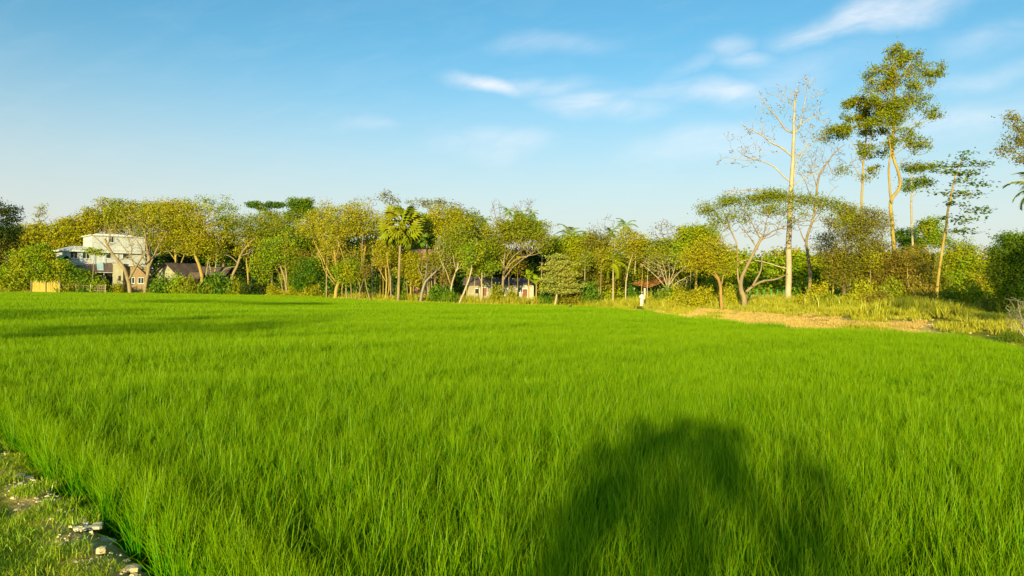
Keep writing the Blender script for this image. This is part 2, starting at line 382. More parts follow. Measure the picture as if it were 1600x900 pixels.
def scatter(name, variants, pts, idx, rot, scl, mat, label, cat):
    """one object whose points carry the given patch meshes, by geometry nodes"""
    lib = bpy.data.collections.new(name + '_patches')
    for i, me in enumerate(variants):
        if not me.materials: me.materials.append(mat)
        lib.objects.link(bpy.data.objects.new('%s_patch_%02d' % (name, i), me))
    me = bpy.data.meshes.new(name); me.vertices.add(len(pts)); me.vertices.foreach_set('co', np.asarray(pts, np.float32).ravel())
    for k, typ, v in (('pick', 'INT', np.asarray(idx, np.int32)), ('turn', 'FLOAT', np.asarray(rot, np.float32)), ('size', 'FLOAT', np.asarray(scl, np.float32))):
        a = me.attributes.new(k, typ, 'POINT'); a.data.foreach_set('value', v)
    o = link(name, me)
    ng = bpy.data.node_groups.new(name + '_scatter', 'GeometryNodeTree')
    ng.interface.new_socket('Geometry', in_out='INPUT', socket_type='NodeSocketGeometry')
    ng.interface.new_socket('Geometry', in_out='OUTPUT', socket_type='NodeSocketGeometry')
    gi = N(ng, 'NodeGroupInput'); go = N(ng, 'NodeGroupOutput')
    ip = N(ng, 'GeometryNodeInstanceOnPoints'); ci = N(ng, 'GeometryNodeCollectionInfo')
    ci.inputs[0].default_value = lib; ci.inputs[1].default_value = True; ci.inputs[2].default_value = True
    def attr(n, t): return N(ng, 'GeometryNodeInputNamedAttribute', data_type=t, inp={'Name': n})
    a1, a2, a3 = attr('pick', 'INT'), attr('turn', 'FLOAT'), attr('size', 'FLOAT')
    cx = N(ng, 'ShaderNodeCombineXYZ'); L(ng, a2.outputs[0], cx.inputs[2])
    cs = N(ng, 'ShaderNodeCombineXYZ', inp={0: 1., 1: 1.}); L(ng, a3.outputs[0], cs.inputs[2])
    L(ng, gi.outputs[0], ip.inputs['Points']); L(ng, ci.outputs[0], ip.inputs['Instance']); ip.inputs['Pick Instance'].default_value = True
    L(ng, a1.outputs[0], ip.inputs['Instance Index']); L(ng, cx.outputs[0], ip.inputs['Rotation']); L(ng, cs.outputs[0], ip.inputs['Scale'])
    L(ng, ip.outputs[0], go.inputs[0])
    md = o.modifiers.new('scatter', 'NODES'); md.node_group = ng
    return tag(o, label, cat, kind='stuff')
def in_view(x, y, m=1.5):
    return (y > -2) & (np.abs(x) < 0.73 * np.maximum(y, 0) + m + 1.0)
variants = []
for k in range(6): variants.append(blade_patch('rice_near', .5, 430, .62, .0085, 5, hills=7, lean=.12, bend=.3, seed=10 + k))
for k in range(4): variants.append(blade_patch('rice_mid', 1.0, 1000, .60, .011, 3, hills=40, hs=.11, lean=.13, seed=20 + k))
for k in range(3): variants.append(blade_patch('rice_far', 2.0, 1500, .60, .022, 2, seed=30 + k, hs=.12))
pts = []; pick = []; 
def grid(st, lo, hi, base, nv, margin):
    gx_ = np.arange(-125, 80, st); gy_ = np.arange(-1, 150, st); X, Y = np.meshgrid(gx_, gy_); X = X.ravel(); Y = Y.ravel()
    m = (np.hypot(X, Y) < hi + 3) & (np.hypot(X, Y) >= lo - 3) & in_view(X, Y); X = X[m]; Y = Y[m]
    # the three sizes meet on a 2 m lattice so that they tile without gaps
    cx_ = np.floor(X / 2) * 2 + 1; cy_ = np.floor(Y / 2) * 2 + 1; r_ = np.hypot(cx_, cy_); m = (r_ >= lo) & (r_ < hi)
    X = X[m] + st / 2; Y = Y[m] + st / 2
    p = np.stack([X, Y], 1); m = inside(p, FIELD) & (seg_dist(p, FIELD) > margin); X = X[m]; Y = Y[m]
    pts.append(np.stack([X, Y, np.zeros(len(X))], 1)); pick.append(RNG.integers(base, base + nv, len(X)))
    return
grid(.5, 0, 17, 0, 6, .05); grid(1.0, 17, 46, 6, 4, .3); grid(2.0, 46, 160, 10, 3, .6)
for k in range(4):      # the last row along the path, following its edge
    a_, b_ = np.array(BUND[k + 1]), np.array(BUND[k + 2]) if k < 3 else np.array(BUND[4]) + (np.array(BUND[5]) - BUND[4]) * .2
    n_ = int(np.linalg.norm(b_ - a_) / .22); t_ = np.linspace(0, 1, n_)[:, None]; e_ = a_ + (b_ - a_) * t_; nrm_ = np.array([-(b_ - a_)[1], (b_ - a_)[0]]); nrm_ = nrm_ / np.linalg.norm(nrm_); nrm_ = -nrm_ if nrm_[0] < 0 else nrm_
    for off_ in (.14,): pts.append(np.concatenate([e_ + nrm_ * off_ + RNG.normal(0, .05, (n_, 2)), np.full((n_, 1), .02)], 1)); pick.append(RNG.integers(0, 6, n_))
pts = np.vstack(pts); pick = np.concatenate(pick)
hv = 1 + .13 * wob(pts[:, 0], pts[:, 1], .35, 8) + .08 * wob(pts[:, 0], pts[:, 1], 1.7, 9)
scatter('rice_field', variants, pts, pick, RNG.integers(0, 4, len(pts)) * math.pi / 2, hv, RICE, 'dense bright green young rice covering the whole paddy', 'rice')

# short rough grass on the path bund at the lower left
BG = blade_mat('bund_grass', (.18, .34, .004), (.34, .44, .004), (.60, .54, .05), (.36, .36, .03), (.48, .45, .01), dry_lo=.62)
bv = [blade_patch('short_grass', .4, 460, .085, .006, 3, seed=50 + k, lean=.5, bend=.6, hs=.4) for k in range(4)] + \
     [blade_patch('tuft_grass', .4, 160, .22, .007, 4, hills=5, seed=60 + k, lean=.45, bend=.5, hs=.4) for k in range(3)]
gx_ = np.arange(-30, 2, .22); gy_ = np.arange(2, 34, .22); X, Y = np.meshgrid(gx_, gy_); X = X.ravel() + RNG.uniform(-.1, .1, X.size); Y = Y.ravel() + RNG.uniform(-.1, .1, Y.size)
p = np.stack([X, Y], 1); dB = seg_dist(p, FIELD); m = in_view(X, Y) & (~inside(p, FIELD) | (dB < .15)) & (Y < 34)
bare_n = wob(X, Y, 3.1, 21)
patchy = (dB < .95) & (bare_n > -.15)                      # bare trodden earth along the very edge
keep = m & (~patchy | (RNG.random(len(X)) < .2))
X = X[keep]; Y = Y[keep]; dB = dB[keep]; tall = RNG.random(len(X)) < np.where(dB > 1.5, .22, .03)
scatter('bund_grass', bv, np.stack([X, Y, G(X, Y) - .01], 1), np.where(tall, RNG.integers(4, 7, len(X)), RNG.integers(0, 4, len(X))),
        RNG.uniform(0, 6.28, len(X)), RNG.uniform(.6, 1.3, len(X)), BG, 'short patchy grass on the raised path beside the rice', 'grass')
t_ = RNG.random(420); seg = np.array(BUND[1:6]); k_ = RNG.integers(0, 4, 420); EX = seg[k_] + (seg[k_ + 1] - seg[k_]) * t_[:, None]; EX = np.where((k_ == 3)[:, None], seg[3] + (seg[4] - seg[3]) * (t_ * .25)[:, None], EX) + RNG.normal(0, .10, (420, 2))
ev = [blade_patch('edge_tuft', .25, 90, .20, .007, 4, hills=4, seed=90 + k, lean=.35, bend=.5, hs=.35) for k in range(3)]
scatter('edge_tufts', ev, np.stack([EX[:, 0], EX[:, 1], G(EX[:, 0], EX[:, 1]) * .6], 1), RNG.integers(0, 3, 420), RNG.uniform(0, 6.28, 420), RNG.uniform(.5, 1.1, 420), BG, 'longer grass hanging over the edge between path and rice', 'grass')
# dry yellow grass and weeds on the far bank
DG = blade_mat('dry_bank_grass', (.36, .36, .012), (.56, .47, .03), (.46, .32, .08), (.28, .2, .06), (.30, .34, .01), trans=.15, dry_lo=.7)
dvv = [blade_patch('bank_grass', 1.2, 240, .32, .035, 2, seed=70 + k, lean=.35, hs=.4) for k in range(3)] + [blade_patch('bank_weeds', 1.6, 260, .8, .04, 3, seed=80 + k, hills=14, lean=.3, hs=.4) for k in range(2)]
X = RNG.uniform(-90, 75, 60000); Y = RNG.uniform(20, 135, 60000); p = np.stack([X, Y], 1)
dE = seg_dist(p, EDGE, closed=False); pxx = 800 + F * X / Y
nn = wob(X, Y, .6, 33)
lim = np.where(pxx > 1060, 34, 12); far_ = (Y > 20)
inner = np.where((pxx > 1060) & (pxx < 1475), 6.0, np.where(pxx > 1475, 2.5, 1.6))
clear = (np.abs(pxx - 1003) < 14) & (Y < 86)
m = ~inside(p, FIELD) & in_view(X, Y) & ~clear & (dE < lim) & ((dE > inner) | ((nn > .55) & (dE > .5))) & (RNG.random(len(X)) < .42)
X = X[m]; Y = Y[m]; dE = dE[m]; pxx = pxx[m]
tall = RNG.random(len(X)) < np.where((dE > 13) & (pxx > 1060), .25, .04)
tall |= (pxx < 1060) & (dE > 4) & (RNG.random(len(X)) < .25)
scatter('bank_grass', dvv, np.stack([X, Y, G(X, Y) - .02], 1), np.where(tall, RNG.integers(3, 5, len(X)), RNG.integers(0, 3, len(X))), RNG.uniform(0, 6.28, len(X)), RNG.uniform(.5, 1.2, len(X)), DG,
        'dry yellow grass and weeds along the far bank under the trees', 'grass')

ST = blade_mat('sun_catching_stubble', (.50, .34, .10), (.72, .50, .17), (.78, .58, .26), (.60, .42, .14), (.58, .42, .08), trans=.1, gl_amt=.01)  # stubble added so its upright blades catch sun and brighten the bare soil
sv = [blade_patch('stubble', .8, 260, .10, .03, 2, seed=120 + k, lean=.7, bend=.3, hs=.45) for k in range(3)]
X = RNG.uniform(-35, 36, 90000); Y = RNG.uniform(30, 100, 90000); p = np.stack([X, Y], 1); dE = seg_dist(p, EDGE, closed=False); pxx = 800 + F * X / Y
m = ~inside(p, FIELD) & (dE < np.where(pxx > 1060, 6.5 + 2.2 * wob(X, Y, .35, 61), 2.2)) & (pxx < 1440) & (pxx > 480) & (wob(X, Y, 1.3, 62) > -.9)
X = X[m][:2600]; Y = Y[m][:2600]
scatter('bank_sun_stubble', sv, np.stack([X, Y, G(X, Y) - .01], 1), RNG.integers(0, 3, len(X)), RNG.uniform(0, 6.28, len(X)), RNG.uniform(.5, 1.3, len(X)), ST, 'added straw coloured stubble catching the sun to brighten the bare soil strip', 'straw')
# ---------------------------------------------------------------- trees
def smooth_poly(pts, step):
    pts = np.asarray(pts, float); out = [pts[0]]
    n = len(pts)
    for i in range(n - 1):
        p0 = pts[max(i - 1, 0)]; p1 = pts[i]; p2 = pts[i + 1]; p3 = pts[min(i + 2, n - 1)]
        k = max(2, int(np.linalg.norm(p2[:3] - p1[:3]) / step) + 1)
        for t in np.linspace(0, 1, k + 1)[1:]:
            out.append(.5 * ((2 * p1) + (-p0 + p2) * t + (2 * p0 - 5 * p1 + 4 * p2 - p3) * t * t + (-p0 + 3 * p1 - 3 * p2 + p3) * t ** 3))
    return np.array(out)
def rhombi(C, size, r, up=.3, aspect=.55):
    """leaf-shaped four-sided faces at the centres C"""
    n = len(C); nrm = r.normal(0, 1, (n, 3)); nrm[:, 2] = np.abs(nrm[:, 2]) + up; nrm /= np.linalg.norm(nrm, axis=1)[:, None]
    t = r.normal(0, 1, (n, 3)); t -= (t * nrm).sum(1)[:, None] * nrm; t /= np.linalg.norm(t, axis=1)[:, None] + 1e-9
    b = np.cross(nrm, t); s = size * r.uniform(.6, 1.35, n)[:, None]
    k = r.uniform(-.12, .12, n)[:, None] * s * nrm
    V = np.stack([C - t * s, C - b * s * aspect + k, C + t * s, C + b * s * aspect - k], 1).reshape(-1, 3)
    q = np.arange(n * 4).reshape(n, 4); return V, q
def grow(trunks, clouds, d, r, twig_r, trunk_r, sag=.1, step=.9):
    """skeleton: fixed limbs first, then every point of the crown joined to the nearest wood"""
    X = []; PAR = []; RAD = []
    for lt in trunks:
        base_i = -1
        st = 0
        if X and lt is not trunks[0]:
            A = np.array(X); base_i = int(np.argmin(np.linalg.norm(A - lt[0][:3], axis=1)))
            if np.linalg.norm(A[base_i] - lt[0][:3]) > 4: base_i = -1
        for i, p in enumerate(lt):
            X.append(p[:3]); PAR.append(base_i if i == 0 else len(X) - 2); RAD.append(p[3])
    nfix = len(X)
    A = np.array(X); fixr = np.array(RAD)
    cap = 60000; POS = np.zeros((nfix + len(clouds) * 4 + 5, 3)); POS[:nfix] = A; cnt = nfix
    hz = POS[:nfix, 2].max(); ground = POS[0, 2]
    allow = POS[:nfix, 2] > ground + (hz - ground) * .45 if nfix > 3 else np.ones(nfix, bool)
    alw = np.zeros(len(POS), bool); alw[:nfix] = allow
    order = np.argsort([np.min(np.linalg.norm(A - c, axis=1)) for c in clouds]) if len(clouds) else []
    par = list(PAR)
    tips = []
    for oi in order:
        c = clouds[oi]; D = POS[:cnt] - c; dist = np.linalg.norm(D, axis=1) + 1.2 * np.maximum(D[:, 2] + .1, 0)
        dist = np.where(alw[:cnt], dist, 1e6); j = int(np.argmin(dist)); p0 = POS[j]; v = c - p0; ln = np.linalg.norm(v)
        k = 1 if ln < .7 else (2 if ln < 2 else 3); prev = j
        for s_ in range(1, k + 1):
            t = s_ / k; q = p0 + v * t; q = q + (r.normal(0, .05, 3) * ln + np.array([0, 0, -sag * ln * math.sin(t * math.pi)])) * (s_ < k)
            POS[cnt] = q; alw[cnt] = True; par.append(prev); prev = cnt; cnt += 1
        tips.append(prev)
    POS = POS[:cnt]; par = np.array(par)
    load = np.zeros(cnt)
    for t in tips: load[t] += 1
    for i in range(cnt - 1, -1, -1):
        if par[i] >= 0 and par[i] < i: load[par[i]] += load[i]
    N_ = max(len(tips), 2); pw = min(.55, math.log(max(trunk_r * .6 / twig_r, 1.2)) / math.log(N_))
    rad = twig_r * np.maximum(load, 1) ** pw
    return POS, par, rad, nfix, fixr, tips
def wood_mesh(name, trunks, POS, par, rad, nfix, sides=3):
    mb = MB()
    for lt in trunks: mb.tube(lt[:, :3], lt[:, 3], 8 if lt[0][3] > .12 else 5)
    ids = np.arange(nfix, len(POS))
    if len(ids):
        p = par[ids]; a = POS[p]; b = POS[ids]; ra = np.minimum(np.where(p < nfix, rad[ids], rad[p]), rad[ids] * 1.5); rb = rad[ids]
        t = b - a; ln = np.linalg.norm(t, axis=1)[:, None] + 1e-9; t = t / ln
        ref = np.where(np.abs(t[:, 2:3]) < .9, np.array([[0, 0, 1.]]), np.array([[1., 0, 0]]))
        u = np.cross(t, ref); u /= np.linalg.norm(u, axis=1)[:, None]; w = np.cross(t, u)
        th = np.arange(sides) * 2 * math.pi / sides
        ring = np.cos(th)[None, :, None] * u[:, None, :] + np.sin(th)[None, :, None] * w[:, None, :]
        V = np.concatenate([a[:, None] + ring * ra[:, None, None], (b + t * .02)[:, None] + ring * rb[:, None, None]], 1).reshape(-1, 3)
        o = (np.arange(len(ids)) * 2 * sides)[:, None]
        q = np.concatenate([np.concatenate([o + j, o + (j + 1) % sides, o + sides + (j + 1) % sides, o + sides + j], 1) for j in range(sides)])
        mb.add(V, q)
    return mb.mesh(name, smooth=True)
def blob_pts(cx, cy, rx, ry, n, d, r, off=0, zr=.8, shell=.55, lump=True):
    """n points inside an ellipsoid given in photo pixels at distance d"""
    m = d / F; out = []
    c = P(cx, cy, d + off)
    v = r.normal(0, 1, (n, 3)); v /= np.linalg.norm(v, axis=1)[:, None]
    rr = r.random(n) ** (1 / 3.0); rr = np.where(r.random(n) < shell, .75 + .25 * r.random(n), rr)
    if lump:   # uneven outline
        ph = r.uniform(0, 6.28, 6); k = 1 + .16 * np.sin(3 * np.arctan2(v[:, 2], v[:, 0]) + ph[0]) + .12 * np.sin(5 * np.arctan2(v[:, 2], v[:, 0]) + ph[1]) + .1 * np.sin(4 * v[:, 1] + ph[2])
        rr = rr * k
    return c + v * rr[:, None] * np.array([rx * m, min(rx, max(ry, rx * .6)) * m * zr, ry * m])
def leaves_from(tips, per, sig, size, r, flat=.6, up=.3, aspect=.55, lo=0.0):
    k = len(tips); cnt = r.poisson(per, k); idx = np.repeat(np.arange(k), cnt)
    C = tips[idx] + r.normal(0, 1, (len(idx), 3)) * np.array([sig, sig, sig * flat])
    V, q = rhombi(C, size, r, up, aspect)
    cl = r.random(k)[idx]; rn = .15 + .7 * (.7 * cl + .3 * r.random(len(idx)))
    return V, q, rn
TREES = {}
def tree(name, label, cat, d, trunk, crowns, pal='olive', bark='tan', tr=2.0, limbs=(), per=26, sig=.42, leaf=.11, twig=.02, seed=None,
         group=None, deep=0, flat=.6, up=.3, aspect=.55, extra=None, bare_pts=(), parent_only=False, zr=.8, shell=.55):
    """trunk and limbs: photo-pixel polylines [(x, y, radius_px), ...] standing at distance d; crowns: (x, y, rx, ry, points)"""
    r = np.random.default_rng(abs(hash((round(trunk[0][0]), round(trunk[-1][1]), len(crowns)))) % 99991 if seed is None else seed)
    m = d / F; lines = []
    base = P(trunk[0][0], trunk[0][1], d); gz_ = g(base[0], base[1])
    for li, ln in enumerate([trunk] + list(limbs)):
        pts = []; L_ = len(ln); o0 = 0.; drift = 0 if li == 0 else r.uniform(-.7, .7)
        x0 = ln[0][0]; run = 0
        for i, q in enumerate(ln):
            if i: run += math.hypot(q[0] - ln[i - 1][0], q[1] - ln[i - 1][1]) * m
            p = P(q[0], q[1], d + drift * run * .6)
            if li == 0 and i == 0: p[2] = gz_ - .15
            pts.append((*p, (q[2] if len(q) > 2 else tr) * m * (.9 if li == 0 else .75)))
        sp = smooth_poly(pts, 1.0)
        w = .04 * np.cumsum(r.normal(0, 1, (len(sp), 3)), 0) * min(1, m * 12); w -= w[0]; sp[:, :3] += w * np.array([1, 1, .2]); sp[:, 3] = np.maximum(sp[:, 3], .012)
        if li == 0 and len(sp) > 3:   # flared foot
            sp[0, 3] *= 1.5; sp = np.insert(sp, 1, (sp[0] * .75 + sp[1] * .25), axis=0); sp[1, 3] = sp[2, 3] * 1.15
        lines.append(sp)
    cl = [blob_pts(*c[:5], d, r, off=(c[5] if len(c) > 5 else 0) , zr=zr, shell=shell) for c in crowns if c[4] > 0]
    bare = [blob_pts(*c[:5], d, r, zr=zr) for c in bare_pts]
    allp = np.vstack(cl + bare) if (cl or bare) else np.zeros((0, 3)); nl = sum(len(c) for c in cl)
    POS, par, rad, nfix, fixr, tips = grow(lines, allp, d, r, twig, lines[0][-1][3])
    org = np.array([base[0], base[1], gz_]); POS = POS - org
    for sp in lines: sp[:, :3] -= org
    root = empty(name, org, label=label, cat=cat, group=group)
    link('trunk', wood_mesh('trunk', lines, POS, par, rad, nfix), barkm(bark), root)
    if nl:
        V, q, rn = leaves_from(allp[:nl] - org, per, sig, leaf * (1.12 if d > 80 else 1.), r, flat, up, aspect)
        link('crown', make_mesh('crown', V, [q], {'rnd': rn}), leafm(pal), root)
    if extra: extra(root, allp - org, r)
    return root
def copy_thing(root, loc, rz, scale, label, group=None):
    c = root.copy(); COL.objects.link(c); c.location = tuple(loc); c.rotation_euler = (0, 0, rz); c.scale = (scale[0], scale[0], scale[1])
    c['label'] = label
    if group: c['group'] = group
    for ch in list(root.children):
        k = ch.copy(); COL.objects.link(k); k.parent = c
        for gch in ch.children:
            q = gch.copy(); COL.objects.link(q); q.parent = k
    return c

# ---- bushes ------------------------------------------------------------
def bush_meshes(seed, w, h, n, leaf, pal):
    r = np.random.default_rng(seed)
    v = r.normal(0, 1, (n, 3)); v[:, 2] = np.abs(v[:, 2]); v /= np.linalg.norm(v, axis=1)[:, None]
    az = np.arctan2(v[:, 1], v[:, 0]); k = 1 + .18 * np.sin(3 * az + seed) + .12 * np.sin(7 * az + 2 * seed) + .15 * np.sin(5 * v[:, 2] + az * 2)
    T = v * (r.uniform(.55, 1, n) * k)[:, None] * np.array([w / 2, w / 2 * .8, h]) + np.array([0, 0, .05])
    V, q, rn = leaves_from(T, 22, .22, leaf, r, .8, .2, .55)
    mb = MB()
    for i in range(0, n, 3): mb.tube([(r.normal(0, .12), r.normal(0, .12), -.1), T[i] * .5 + np.array([0, 0, .1]), T[i]], [.03, .022, .01], 4, cap=False)
    a = make_mesh('foliage', V, [q], {'rnd': rn}); a.materials.append(leafm(pal)); b = mb.mesh('stems'); b.materials.append(barkm('tan'))
    return a, b
_bush = {}
def bush(label, px, py_top, px_w, d, pal='green', leaf=.09, cat='bush', name='bush', group=None, zb=None):
    key = (pal, leaf)
    if key not in _bush: _bush[key] = [bush_meshes(100 + i + len(_bush) * 7, 2., 1., 130, leaf * .8, pal) for i in range(2)]
    a, b = _bush[key][int(px) % 2]
    p = P(px, 450, d); z = g(p[0], p[1]) if zb is None else zb
    top = P(px, py_top, d)[2]; w = px_w * d / F
    h = max(top - z, .3)
    root = empty(name, (p[0], p[1], z), rz=(px * 37 % 63) / 10, label=label, cat=cat, group=group)
    root.scale = (w / 2, w / 2, h / 1.05)
    link('foliage', a, parent=root); link('stems', b, parent=root)
    return root

# ---- palms ---------------------------------------------------------------
def fan_leaf(seed=0, seg=15, R=1.15, pet=1.0):
    """borassus leaf: stalk and a pleated fan of pointed fingers"""
    mb = MB(); mb.tube([(0, 0, 0), (pet * .5, 0, .06), (pet, 0, 0)], [.035, .025, .018], 4)
    r = np.random.default_rng(seed)
    V = [(pet, 0, 0)]; T = []
    a0, a1 = -2.2, 2.2
    for i in range(seg):
        t0 = a0 + (a1 - a0) * i / seg; t1 = a0 + (a1 - a0) * (i + 1) / seg; tm = (t0 + t1) / 2; rr = R * (1 - .12 * abs(tm)) * r.uniform(.9, 1.05)
        b = len(V); q = .68 * rr
        V += [(pet + q * math.cos(t0), q * math.sin(t0), -.05 - .12 * q), (pet + q * math.cos(tm), q * math.sin(tm), .07 - .12 * q), (pet + q * math.cos(t1), q * math.sin(t1), -.05 - .12 * q),
              (pet + rr * math.cos(tm), rr * math.sin(tm), -.35 * rr)]
        T += [(0, b, b + 1), (0, b + 1, b + 2), (b, b + 3, b + 1), (b + 1, b + 3, b + 2)]
    mb.add(V, t=T); me = mb.mesh('frond'); at = me.attributes.new('rnd', 'FLOAT', 'FACE'); at.data.foreach_set('value', np.full(len(me.polygons), r.random(), np.float32)); return me
def pinnate_leaf(seed=0, Lf=2.4, w=.55, droop=.9, nl=22):
    r = np.random.default_rng(seed); t = np.linspace(0, 1, 9)
    X = Lf * np.sin(t * (.5 + droop * .6)) / (1 + .2 * droop); Z = Lf * (.42 * t - droop * .75 * t ** 2.2)
    R_ = np.stack([X, np.zeros(9), Z], 1); mb = MB(); mb.tube(R_, np.linspace(.035, .008, 9), 4)
    V = []; Q = []
    for i in range(nl):
        u = .12 + .86 * i / nl; c = np.array([np.interp(u, t, R_[:, k]) for k in range(3)]); l = w * math.sin(min(1, u * 1.3 + .15) * 2.6) ** .6 if u < .95 else w * .3
        for sg in (-1, 1):
            e = c + np.array([.35 * l, sg * l, -.45 * l * r.uniform(.5, 1.3)]); b = len(V); k = np.array([.045, 0, .0])
            V += [c - k, c + k, e + k * .3, e - k * .3]; Q.append((b, b + 1, b + 2, b + 3))
    mb.add(V, q=Q); me = mb.mesh('frond'); at = me.attributes.new('rnd', 'FLOAT', 'FACE'); at.data.foreach_set('value', np.full(len(me.polygons), r.random(), np.float32)); return me
def banana_leaf(seed=0, Lf=2.0, w=.32, droop=.7):
    r = np.random.default_rng(seed); t = np.linspace(0, 1, 9); X = Lf * np.sin(t * 1.1) * .7; Z = Lf * (.75 * t - droop * .7 * t ** 2.4)
    V = []; Q = []
    for i in range(9):
        ww = w * math.sin(min(max(t[i] * 1.12 - .12, 0), 1) * math.pi) ** .5 if t[i] > .11 else .02
        V += [(X[i], -ww, Z[i] - .08 * ww), (X[i], 0, Z[i] + .05), (X[i], ww, Z[i] - .08 * ww)]
        if i: b = (i - 1) * 3; Q += [(b, b + 1, b + 4, b + 3), (b + 1, b + 2, b + 5, b + 4)]
    mb = MB(); mb.add(V, q=Q); me = mb.mesh('leaf'); at = me.attributes.new('rnd', 'FLOAT', 'FACE'); at.data.foreach_set('value', np.full(len(me.polygons), r.random(), np.float32)); return me
def palm(name, label, px, py_base, py_top, d, kind='areca', n=12, size=1.0, lean=0, pal='green', tr=1.2, bark='pale', group=None, el_lo=-.5, el_hi=1.3, seed=1):
    r = np.random.default_rng(seed + int(px)); m = d / F
    b = P(px, py_base, d); z = g(b[0], b[1]); t = P(px + lean, py_top, d); root = empty(name, (b[0], b[1], z), label=label, cat='palm tree', group=group)
    top = np.array([t[0] - b[0], 0, t[2] - z]); mb = MB(); k = 9
    pts = [np.array([top[0] * (i / k) ** 1.4 , 0, top[2] * i / k - (.15 if i == 0 else 0)]) for i in range(k + 1)]
    mb.tube(pts, [tr * m * (1.25 if i == 0 else 1.0 - .25 * i / k) for i in range(k + 1)], 8); mb.build('trunk', barkm(bark), root, smooth=True)
    if kind == 'fan': ms = [fan_leaf(s, R=1.2 * size, pet=1.25 * size) for s in range(3)]
    elif kind == 'banana': ms = [banana_leaf(s, 2.0 * size, .33 * size) for s in range(3)]
    elif kind == 'coconut': ms = [pinnate_leaf(s, 3.1 * size, .6 * size, .75) for s in range(3)]
    else: ms = [pinnate_leaf(s, 1.7 * size, .5 * size, .8, 14) for s in range(3)]
    for me in ms: me.materials.append(leafm(pal))
    for i in range(n):
        f = link('leaf' if kind == 'banana' else 'frond', ms[i % 3], parent=root)
        el = el_lo + (el_hi - el_lo) * (i + .5) / n if n > 1 else .5
        if kind == 'fan': el = math.asin(max(-.95, min(.98, -.92 + 1.88 * (i + .5) / n)))
        az = i * 2.399 + r.uniform(-.3, .3)
        f.location = tuple(top + np.array([0, 0, -.05 * (n - i) * .3 if kind != 'fan' else -.25 * (1 - i / n)])); f.rotation_mode = 'XYZ'
        f.rotation_euler = (r.uniform(-1.3, 1.3) if kind == 'fan' else 0, -el + (0.35 if kind in ('coconut', 'areca', 'banana') else 0), az)
        s = r.uniform(.85, 1.1); f.scale = (s, s, s)
    return root
# ---------------------------------------------------------------- buildings
WHITE = solid('wall_white', (.56, .57, .60), (.42, .43, .46), 1.2, .8, stretch=(1, 1, .4))
CREAM = solid('wall_cream', (.40, .36, .25), (.27, .24, .16), 1.2, .85)
GREYW = solid('wall_concrete', (.52, .50, .46), (.38, .36, .32), 1.5, .9, bump=.3)
BRICKM = solid('brick_red', (.40, .22, .12), (.30, .16, .09), 6, .9, bump=.4)
ROOFW = solid('roof_pale_sheet', (.68, .67, .65), (.54, .53, .51), 1.0, .6, stretch=(1, 1, 1))
TIN = solid('tin_rusty_brown', (.20, .13, .11), (.11, .08, .075), 1.6, .65, bump=.2)
TINR = solid('tin_orange_rust', (.52, .23, .05), (.34, .12, .04), 2.2, .8)
TING = solid('tin_green', (.03, .30, .17), (.02, .20, .12), 1.0, .5)
PINK = solid('paint_pink', (.62, .24, .24), (.50, .18, .18), 1.5, .8)
GLASS = solid('window_dark_glass', (.02, .025, .03), (.03, .04, .05), 1, .12)
FRAMEW = solid('frame_white', (.70, .70, .68), (.6, .6, .58), 2, .6)
WOOD = solid('door_red_wood', (.26, .08, .035), (.17, .05, .03), 3, .7)
DARKIN = solid('dark_interior', (.03, .025, .02), (.02, .018, .015), 2, .95)  # near black painted where shade fills doorways, vents and sheds; also facial features
BLUEP = solid('skylight_sheet', (.45, .60, .68), (.35, .50, .60), 1.5, .35)
BAMB = solid('bamboo_straw', (.58, .40, .06), (.36, .28, .05), 3, .85, stretch=(3, 3, 1))
GREENP = solid('post_green_paint', (.06, .36, .10), (.05, .26, .08), 3, .6)
def frame_root(name, pxL, dL, pxR, dR, **kw):
    """root at the left foot of a facade that runs from (pxL, dL) to (pxR, dR); local x along it, y away from the camera"""
    a = P(pxL, 450, dL); b = P(pxR, 450, dR); yaw = math.atan2(b[1] - a[1], b[0] - a[0]); Lg = math.hypot(b[0] - a[0], b[1] - a[1])
    z = g(a[0], a[1]); return empty(name, (a[0], a[1], z), yaw, **kw), Lg, z
def zof(px, py, d, z0): return P(px, py, d)[2] - z0
def window(root, x, z, w, h, y=0.0, panes=2, name='window'):
    """window set into a facade at local y: frame proud of the wall, dark panes behind its bars"""
    f = MB(); t = .07
    f.box(x - w / 2 - t, x + w / 2 + t, y - .05, y + .04, z - h / 2 - t, z - h / 2); f.box(x - w / 2 - t, x + w / 2 + t, y - .05, y + .04, z + h / 2, z + h / 2 + t)
    f.box(x - w / 2 - t, x - w / 2, y - .05, y + .04, z - h / 2, z + h / 2); f.box(x + w / 2, x + w / 2 + t, y - .05, y + .04, z - h / 2, z + h / 2)
    for i in range(1, panes): xx = x - w / 2 + w * i / panes; f.box(xx - .035, xx + .035, y - .04, y + .03, z - h / 2, z + h / 2)
    o = f.build(name, FRAMEW, root)
    for i in range(panes):
        p = MB(); x0 = x - w / 2 + w * i / panes + .036 * (i > 0); x1 = x - w / 2 + w * (i + 1) / panes - .036 * (i < panes - 1); p.box(x0, x1, y - .012, y + .02, z - h / 2, z + h / 2); p.build('pane', GLASS, o)
    s = MB(); s.box(x - w / 2 - .12, x + w / 2 + .12, y - .14, y - .052, z - h / 2 - .13, z - h / 2 - .072); s.build('sill', FRAMEW, o)
    return o
